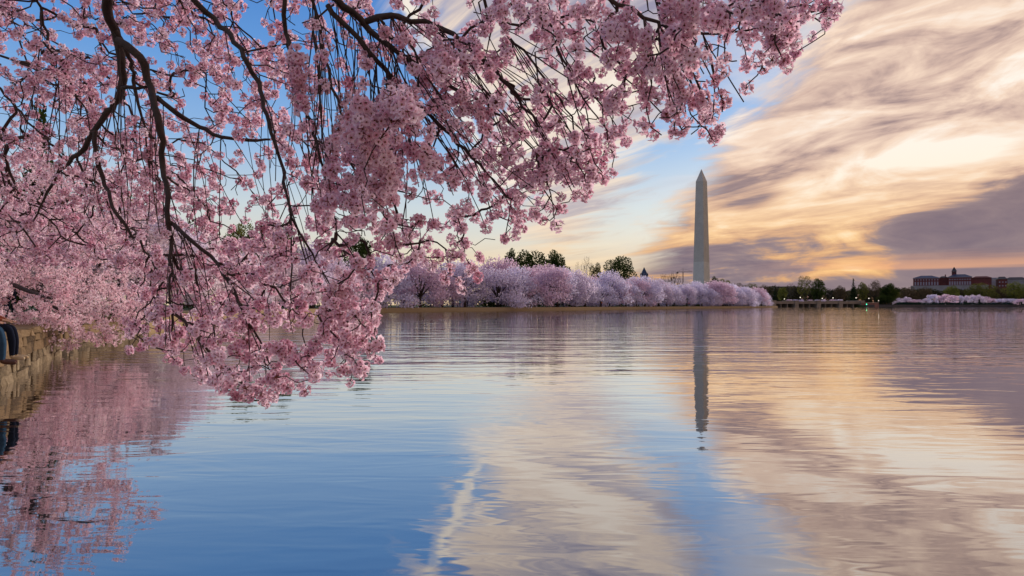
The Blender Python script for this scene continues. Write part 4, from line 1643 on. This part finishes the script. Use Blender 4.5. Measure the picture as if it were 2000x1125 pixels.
MB().box(xx(1780), xx(1925), -8, -0.6, 0, zz(557.5)).build("terrace", M_stone_g, hall)


def block(label, px0, px1, ytop, d, roof_y, mw, mr, name="office_building", ybase=None):
    p = P((px0 + px1) / 2, HZ, d)
    kk_ = d / F
    o = empty(name, (p.x, p.y, 1.6), -0.5 if px0 > 1800 else -0.35)
    tag(o, label, "building")
    hw = (px1 - px0) / 2 * kk_
    zt = EYE + (HZ - ytop) * kk_ - 1.6
    MB().box(-hw, hw, 0, 22, 0, zt).build("wall", mw, o)
    zr = EYE + (HZ - roof_y) * kk_ - 1.6
    MB().hip(-hw - 0.4, hw + 0.4, -0.4, 22.4, zt + 0.003, zr, min(6, hw * 0.5), 7).build("roof", mr, o)
    nw = max(2, int((px1 - px0) / 4))
    wm = MB().box(-kk_ * 1.1, kk_ * 1.1, -0.2, 0.2, 0, 1.6).mesh("window", M_win)
    for i in range(nw):
        for zf in (0.86, 0.72):
            obj("window", wm, o, (-hw + 2 * hw * (i + 0.5) / nw, 0, zt * zf))
    return o


block("narrow red brick end block past the red hall", 1951, 1966, 545, 880, 540, M_brick, M_rdark)
block("grey stone building with dark roofs at the right edge", 1967, 2004, 546, 890, 541, M_stone_g, M_rdark)
block("bluish grey building between the red hall and the brick end block", 1932, 1951, 544, 930, 542, M_stone_g, M_roof)
block("long pale low building behind the trees at the bridge", 1500, 1560, 560, 800, 559, M_stone_g, M_rdark)

# steeple and cranes on the skyline
sp_ = P(1258, HZ, 1150)
kk_ = 1150 / F
st = empty("clock_tower", (sp_.x, sp_.y, 1.0))
tag(st, "distant grey tower with a steep dark pointed roof on the skyline", "tower")
MB().box(-5.5, 5.5, -5.5, 5.5, 0, 50).build("shaft", M_stone_g, st)
MB().hip(-5.9, 5.9, -5.9, 5.9, 50.003, 64.5, 5.7, 5.7).build("roof", M_roof, st)
for sx2 in (-1, 1):
    for sy2 in (-1, 1):
        MB().hip(sx2 * 5 - 1.2, sx2 * 5 + 1.2, sy2 * 5 - 1.2, sy2 * 5 + 1.2, 50.01, 55, 1.1, 1.1).build("turret", M_rdark, st)
M_crane = simple_mat("crane_steel", (0.16, 0.10, 0.07), (0.10, 0.065, 0.05), 0.2, 0.6)


def crane(label, px, y_jib, jib_l, jib_r, d):
    p = P(px, HZ, d)
    k_ = d / F
    o = empty("tower_crane", (p.x, p.y, 1.0))
    tag(o, label, "crane", "tower cranes on the skyline")
    zj = EYE + (HZ - y_jib) * k_ - 1.0
    m_ = MB()
    for sx3 in (-0.8, 0.8):
        for sy3 in (-0.8, 0.8):
            m_.tube([(sx3, sy3, 0), (sx3, sy3, zj)], 0.22, 4)
    z = 0.0
    sgn_ = 1
    while z < zj - 3:
        m_.tube([(-0.8 * sgn_, -0.8, z), (0.8 * sgn_, -0.8, z + 3)], 0.14, 4)
        sgn_ = -sgn_
        z += 3
    m_.build("mast", M_crane, o)
    m_ = MB()
    a, b = jib_l * k_, jib_r * k_
    m_.tube([(a, 0, zj), (b, 0, zj)], 0.3, 4)
    m_.tube([(a, 0, zj + 1.4), (b, 0, zj + 1.4)], 0.25, 4)
    x = a
    while x < b - 2:
        m_.tube([(x, 0, zj), (x + 1.5, 0, zj + 1.4)], 0.15, 4)
        x += 3
    m_.build("jib", M_crane, o)
    MB().tube([(0, 0, zj + 1.4), (0, 0, zj + 7)], 0.35, 4).build("tower_head", M_crane, o)
    MB().tube([(a * 0.9, 0, zj + 1.5), (0, 0, zj + 6.8), (b * 0.9, 0, zj + 1.5)], 0.12, 4).build("tie_bar", M_crane, o)
    e = a if abs(a) < abs(b) else b
    MB().box(e - 1.5, e + 1.5, -1, 1, zj - 2.5, zj - 0.1).build("counterweight", M_darkc, o)
    return o


crane("tower crane standing close beside the obelisk", 1334, 531.5, -11, 19, 1250)
crane("lower tower crane farther from the obelisk among bare trees", 1311, 541.5, -20, 5, 1250)

# lamps on the far road and the green harbour light
def lamp_mat(name, c, e):
    m, t, o = mat(name)
    em = t.new('ShaderNodeEmission')
    em.inputs[0].default_value = (*c, 1)
    em.inputs[1].default_value = e
    t.l.new(em.outputs[0], o.inputs[0])
    return m


M_lamp = lamp_mat("lamp_glow", (1.0, 0.9, 0.75), 2.2)
M_green = lamp_mat("green_signal_glow", (0.05, 1.0, 0.45), 5.0)
M_post = simple_mat("lamp_post", (0.04, 0.04, 0.04), None, 1.0, 0.6)
post_me = MB().tube([(0, 0, 0), (0, 0, 4.6)], [0.12, 0.07], 6).mesh("post", M_post)
bmg = bmesh.new()
bmesh.ops.create_icosphere(bmg, subdivisions=2, radius=0.30)
glo = bpy.data.meshes.new("globe")
bmg.to_mesh(glo); bmg.free()
glo.materials.append(M_lamp)
for k, px in enumerate((1532, 1563, 1578, 1606, 1627, 1654, 1672, 1697, 1716)):
    d = 545
    p = P(px, HZ, d)
    o = empty("street_lamp", (p.x, p.y, 1.6))
    o.scale = (1, 1, 1 + 0.3 * math.sin(k * 2.2))
    tag(o, "lit street lamp behind the bridge, %s from its near end" % ordinal(k + 1), "lamp", "lit lamps behind the bridge")
    obj("post", post_me, o)
    obj("globe", glo, o, (0, 0, 4.85))
p = P(1692.5, HZ, 498)
o = empty("signal_light", (p.x, p.y, 0))
tag(o, "green signal light on a post in the water by the bridge", "light")
MB().tube([(0, 0, -2), (0, 0, 1.9)], 0.14, 6).build("post", M_post, o)
g2 = glo.copy()
g2.materials.clear()
g2.materials.append(M_green)
obj("globe", g2, o, (0, 0, 2.15)).scale = (1.0, 1.0, 1.0)

# ================================================================== people
def cloth(name, c, k=0.75):
    return simple_mat(name, c, tuple(x * k for x in c), 9.0, 0.9, 0.004, 30.0, 0.15)


M_skin = simple_mat("skin", (0.50, 0.30, 0.21), (0.42, 0.24, 0.17), 8.0, 0.6)
M_hair = simple_mat("dark_hair", (0.03, 0.02, 0.015), None, 30.0, 0.6)
M_jeans = cloth("blue_denim", (0.022, 0.052, 0.095))
M_navy = cloth("navy_cloth", (0.010, 0.013, 0.026))
M_brown_shoe = simple_mat("brown_leather_shoe", (0.075, 0.030, 0.020), None, 20.0, 0.45)
M_tan_shoe = simple_mat("tan_and_white_shoe", (0.52, 0.44, 0.33), (0.40, 0.25, 0.10), 6.0, 0.6)
M_dark_shoe = simple_mat("black_shoe", (0.02, 0.02, 0.02), None, 20.0, 0.5)


def body_mesh(name, joints, bones, root, levels=1):
    """one skinned body: joints {key: (pos, radius)}, bones [(a, b, slot)]; every face takes the slot of its nearest bone"""
    bm = bmesh.new()
    lay = bm.verts.layers.skin.verify()
    vid = {}
    for k_, (p_, r_) in joints.items():
        v = bm.verts.new(p_)
        v[lay].radius = (r_, r_) if not hasattr(r_, '__len__') else r_
        v[lay].use_root = (k_ == root)
        vid[k_] = v
    for a, b, s_ in bones:
        bm.edges.new((vid[a], vid[b]))
    me = bpy.data.meshes.new(name + "_rig")
    bm.to_mesh(me); bm.free()
    tmp = bpy.data.objects.new(name + "_rig", me)
    COL.objects.link(tmp)
    sk = tmp.modifiers.new("skin", 'SKIN')
    sk.use_smooth_shade = True
    sk.branch_smoothing = 0.4
    sb = tmp.modifiers.new("sub", 'SUBSURF')
    sb.levels = levels
    sb.render_levels = levels
    dg = bpy.context.evaluated_depsgraph_get()
    out_ = bpy.data.meshes.new_from_object(tmp.evaluated_get(dg))
    bpy.data.objects.remove(tmp)
    bpy.data.meshes.remove(me)
    out_.name = name
    A = np.array([joints[a][0] for a, b, s_ in bones], float)
    B = np.array([joints[b][0] for a, b, s_ in bones], float)
    rad_ = np.array([np.mean(joints[a][1]) + np.mean(joints[b][1]) for a, b, s_ in bones]) * 0.5
    S_ = [s_ for a, b, s_ in bones]
    mi = []
    for f in out_.polygons:
        c = np.array(f.center)
        t = np.clip(((c - A) * (B - A)).sum(1) / np.maximum(((B - A) ** 2).sum(1), 1e-9), 0, 1)
        dd = np.linalg.norm(A + (B - A) * t[:, None] - c, axis=1) / rad_
        mi.append(S_[int(np.argmin(dd))])
    for _ in range(5):
        out_.materials.append(None)
    out_.polygons.foreach_set('material_index', np.array(mi, dtype=np.int32))
    out_.polygons.foreach_set('use_smooth', np.ones(len(out_.polygons), dtype=bool))
    out_.update()
    return out_


# slots: 0 trousers, 1 top, 2 skin, 3 shoes, 4 hair
def standing(arm=0):
    J = {'pel': ((0, 0, .95), (.15, .11)), 'wai': ((0, 0, 1.10), (.13, .10)), 'che': ((0, .0, 1.30), (.16, .11)), 'nec': ((0, 0, 1.47), .06), 'hea': ((0, .02, 1.58), (.085, .095)), 'top': ((0, .01, 1.70), (.075, .085))}
    Bn = [('pel', 'wai', 0), ('wai', 'che', 1), ('che', 'nec', 1), ('nec', 'hea', 2), ('hea', 'top', 4)]
    for s_, n_ in ((-1, 'l'), (1, 'r')):
        st_ = 0.06 * s_ * (1 if arm else 0.4)
        J.update({'hip' + n_: ((.09 * s_, 0, .88), .095), 'kne' + n_: ((.10 * s_, .02 + st_, .50), .065), 'ank' + n_: ((.11 * s_, -.02 + st_, .09), .045), 'toe' + n_: ((.13 * s_, .16 + st_, .04), .038),
                  'sho' + n_: ((.19 * s_, 0, 1.40), .062)})
        if arm:
            J.update({'elb' + n_: ((.25 * s_, .14, 1.18), .045), 'wri' + n_: ((.10 * s_, .32, 1.34), .033), 'han' + n_: ((.06 * s_, .37, 1.42), .035)})
        else:
            J.update({'elb' + n_: ((.27 * s_, -.02, 1.14), .045), 'wri' + n_: ((.27 * s_, .06, .90), .033), 'han' + n_: ((.27 * s_, .09, .80), .036)})
        Bn += [('pel', 'hip' + n_, 0), ('hip' + n_, 'kne' + n_, 0), ('kne' + n_, 'ank' + n_, 0), ('ank' + n_, 'toe' + n_, 3), ('che', 'sho' + n_, 1), ('sho' + n_, 'elb' + n_, 1), ('elb' + n_, 'wri' + n_, 1), ('wri' + n_, 'han' + n_, 2)]
    return J, Bn


def seated():
    J = {'pel': ((0, -.12, .10), (.16, .12)), 'wai': ((0, -.15, .27), (.14, .11)), 'che': ((0, -.12, .48), (.16, .12)), 'nec': ((0, -.07, .66), .06), 'hea': ((0, -.03, .77), (.085, .095)), 'top': ((0, -.03, .89), (.075, .085))}
    Bn = [('pel', 'wai', 1), ('wai', 'che', 1), ('che', 'nec', 1), ('nec', 'hea', 2), ('hea', 'top', 4)]
    for s_, n_ in ((-1, 'l'), (1, 'r')):
        J.update({'hip' + n_: ((.10 * s_, -.05, .09), .10), 'thi' + n_: ((.12 * s_, .16, .10), .088), 'kne' + n_: ((.13 * s_, .36, .09), .070), 'cal' + n_: ((.13 * s_, .40, -.14), .062), 'ank' + n_: ((.13 * s_, .40, -.37), .045),
                  'hee' + n_: ((.13 * s_, .40, -.43), .042), 'toe' + n_: ((.15 * s_, .60, -.455), .036),
                  'sho' + n_: ((.19 * s_, -.11, .58), .062), 'elb' + n_: ((.25 * s_, .02, .34), .045), 'wri' + n_: ((.16 * s_, .24, .24), .030), 'pal' + n_: ((.14 * s_, .31, .22), .034)})
        Bn += [('pel', 'hip' + n_, 0), ('hip' + n_, 'thi' + n_, 0), ('thi' + n_, 'kne' + n_, 0), ('kne' + n_, 'cal' + n_, 0), ('cal' + n_, 'ank' + n_, 0), ('ank' + n_, 'hee' + n_, 3), ('hee' + n_, 'toe' + n_, 3),
               ('che', 'sho' + n_, 1), ('sho' + n_, 'elb' + n_, 1), ('elb' + n_, 'wri' + n_, 1), ('wri' + n_, 'pal' + n_, 2)]
        for f_ in range(4):
            dx = (f_ - 1.5) * 0.019
            ln = (0.062, 0.074, 0.070, 0.055)[f_]
            J.update({'fa%s%d' % (n_, f_): ((.14 * s_ + dx, .345, .215), .0095), 'fb%s%d' % (n_, f_): ((.14 * s_ + dx * 1.2, .345 + ln * .6, .205), .0085), 'fc%s%d' % (n_, f_): ((.14 * s_ + dx * 1.3, .345 + ln, .180), .0075)})
            Bn += [('pal' + n_, 'fa%s%d' % (n_, f_), 2), ('fa%s%d' % (n_, f_), 'fb%s%d' % (n_, f_), 2), ('fb%s%d' % (n_, f_), 'fc%s%d' % (n_, f_), 2)]
        J.update({'ta' + n_: ((.14 * s_ - .045 * s_, .29, .205), .0105), 'tb' + n_: ((.14 * s_ - .055 * s_, .335, .195), .009)})
        Bn += [('pal' + n_, 'ta' + n_, 2), ('ta' + n_, 'tb' + n_, 2)]
    return J, Bn


ME_STAND = [body_mesh("person", *standing(0), 'pel', 1), body_mesh("person", *standing(1), 'pel', 1)]
ME_SEAT = body_mesh("person", *seated(), 'pel', 2)


def person(me, loc, rz, mats5, label, group, s=1.0):
    o = obj("person", me, None, loc)
    o.rotation_euler = (0, 0, rz)
    o.scale = (s, s, s)
    for i, m in enumerate(mats5):
        o.material_slots[i].link = 'OBJECT'
        o.material_slots[i].material = m
    tag(o, label, "person", group)
    return o


WEAR = {'rust': (0.30, 0.085, 0.045), 'orange': (0.75, 0.20, 0.03), 'blue': (0.02, 0.09, 0.55), 'magenta': (0.70, 0.015, 0.13), 'red': (0.55, 0.03, 0.03), 'white': (0.75, 0.73, 0.70), 'black': (0.012, 0.012, 0.014), 'teal': (0.02, 0.20, 0.28),
        'green': (0.10, 0.42, 0.12), 'grey': (0.16, 0.16, 0.18), 'yellow': (0.70, 0.50, 0.05), 'navy': (0.015, 0.025, 0.08), 'pink': (0.75, 0.25, 0.35), 'lime': (0.28, 0.55, 0.06), 'violet': (0.22, 0.10, 0.40)}
TOPS = {k_: cloth(k_ + "_top", c) for k_, c in WEAR.items()}
wn = Vector((0.86, 0.51, 0))
rzw = math.atan2(-wn.x, wn.y)
person(ME_SEAT, (-9.32, 12.10, 1.0), rzw - 0.1, [M_navy, TOPS['rust'], M_skin, M_tan_shoe, M_hair], "person in navy trousers and tan shoes sitting on the sea wall", "people sitting on the sea wall")
person(ME_SEAT, (-9.12, 11.50, 0.99), rzw + 0.05, [M_jeans, TOPS['grey'], M_skin, M_brown_shoe, M_hair], "person in blue jeans and brown shoes sitting on the sea wall", "people sitting on the sea wall", 1.06)
gpb = "people standing along the bank"
for (x, y, c, tr_, k_, rz_, lb) in (
    (-15.2, 20.3, 'black', M_navy, 0, -0.8, "person dressed all in black standing behind the seated people"),
    (-15.75, 21.0, 'navy', M_jeans, 0, 0.6, "person in a navy top and jeans behind the drooping blossoms"),
    (-16.6, 22.6, 'green', M_navy, 1, 1.0, "person in a green shirt half hidden by the pink tree"),
    (-24.5, 42.5, 'blue', M_jeans, 1, 0.4, "person in a bright blue jacket at the edge of the pink tree"),
    (-25.2, 45.5, 'teal', M_navy, 0, 1.4, "person in teal beyond the one in the bright blue jacket"),
    (-26.0, 47.5, 'violet', M_navy, 0, 2.0, "person in violet walking past the bright blue jacket"),
    (-30.2, 70.5, 'magenta', M_navy, 0, 0.2, "person in a magenta jacket on the far walkway"),
    (-31.0, 76.0, 'yellow', M_jeans, 0, 1.2, "person in yellow near the magenta jacket"),
    (-31.2, 80.0, 'navy', M_navy, 1, -0.6, "person in a dark navy coat past the yellow one"),
    (-32.0, 84.0, 'orange', M_navy, 0, 0.9, "person in orange on the walkway beyond the magenta jacket"),
    (-32.4, 92.0, 'white', M_jeans, 0, 0.9, "person in white on the walkway beyond the hanging branches"),
):
    person(ME_STAND[k_], (x, y, GROUND), rz_, [tr_, TOPS[c], M_skin, M_dark_shoe, M_hair], lb, gpb)
k = 0
for px, c in ((778, 'blue'), (800, 'black'), (903, 'teal'), (930, 'black'), (990, 'white'), (1010, 'navy'), (1041, 'teal'), (1060, 'black'), (1078, 'grey'), (1098, 'white'), (1112, 'navy'), (1122, 'grey'), (1186, 'orange'), (1196, 'blue'),
              (1210, 'teal'), (1246, 'white'), (1262, 'navy'), (1281, 'pink'), (1300, 'black'), (1322, 'grey'), (1350, 'red'), (1362, 'black'), (1384, 'white'), (1412, 'violet'), (1424, 'black'), (1442, 'red'), (1458, 'grey'), (1476, 'navy')):
    k += 1
    p = bank_at(bank_s(px), 2.2 + 1.2 * math.sin(k * 1.7))
    person(ME_STAND[k % 2], (p[0], p[1], GROUND), k * 1.3, [M_navy if k % 3 else M_jeans, TOPS[c], M_skin, M_dark_shoe, M_hair],
           "person in %s under the lilac trees, %s along the bank towards the bridge" % (c, ordinal(k)), gpb)
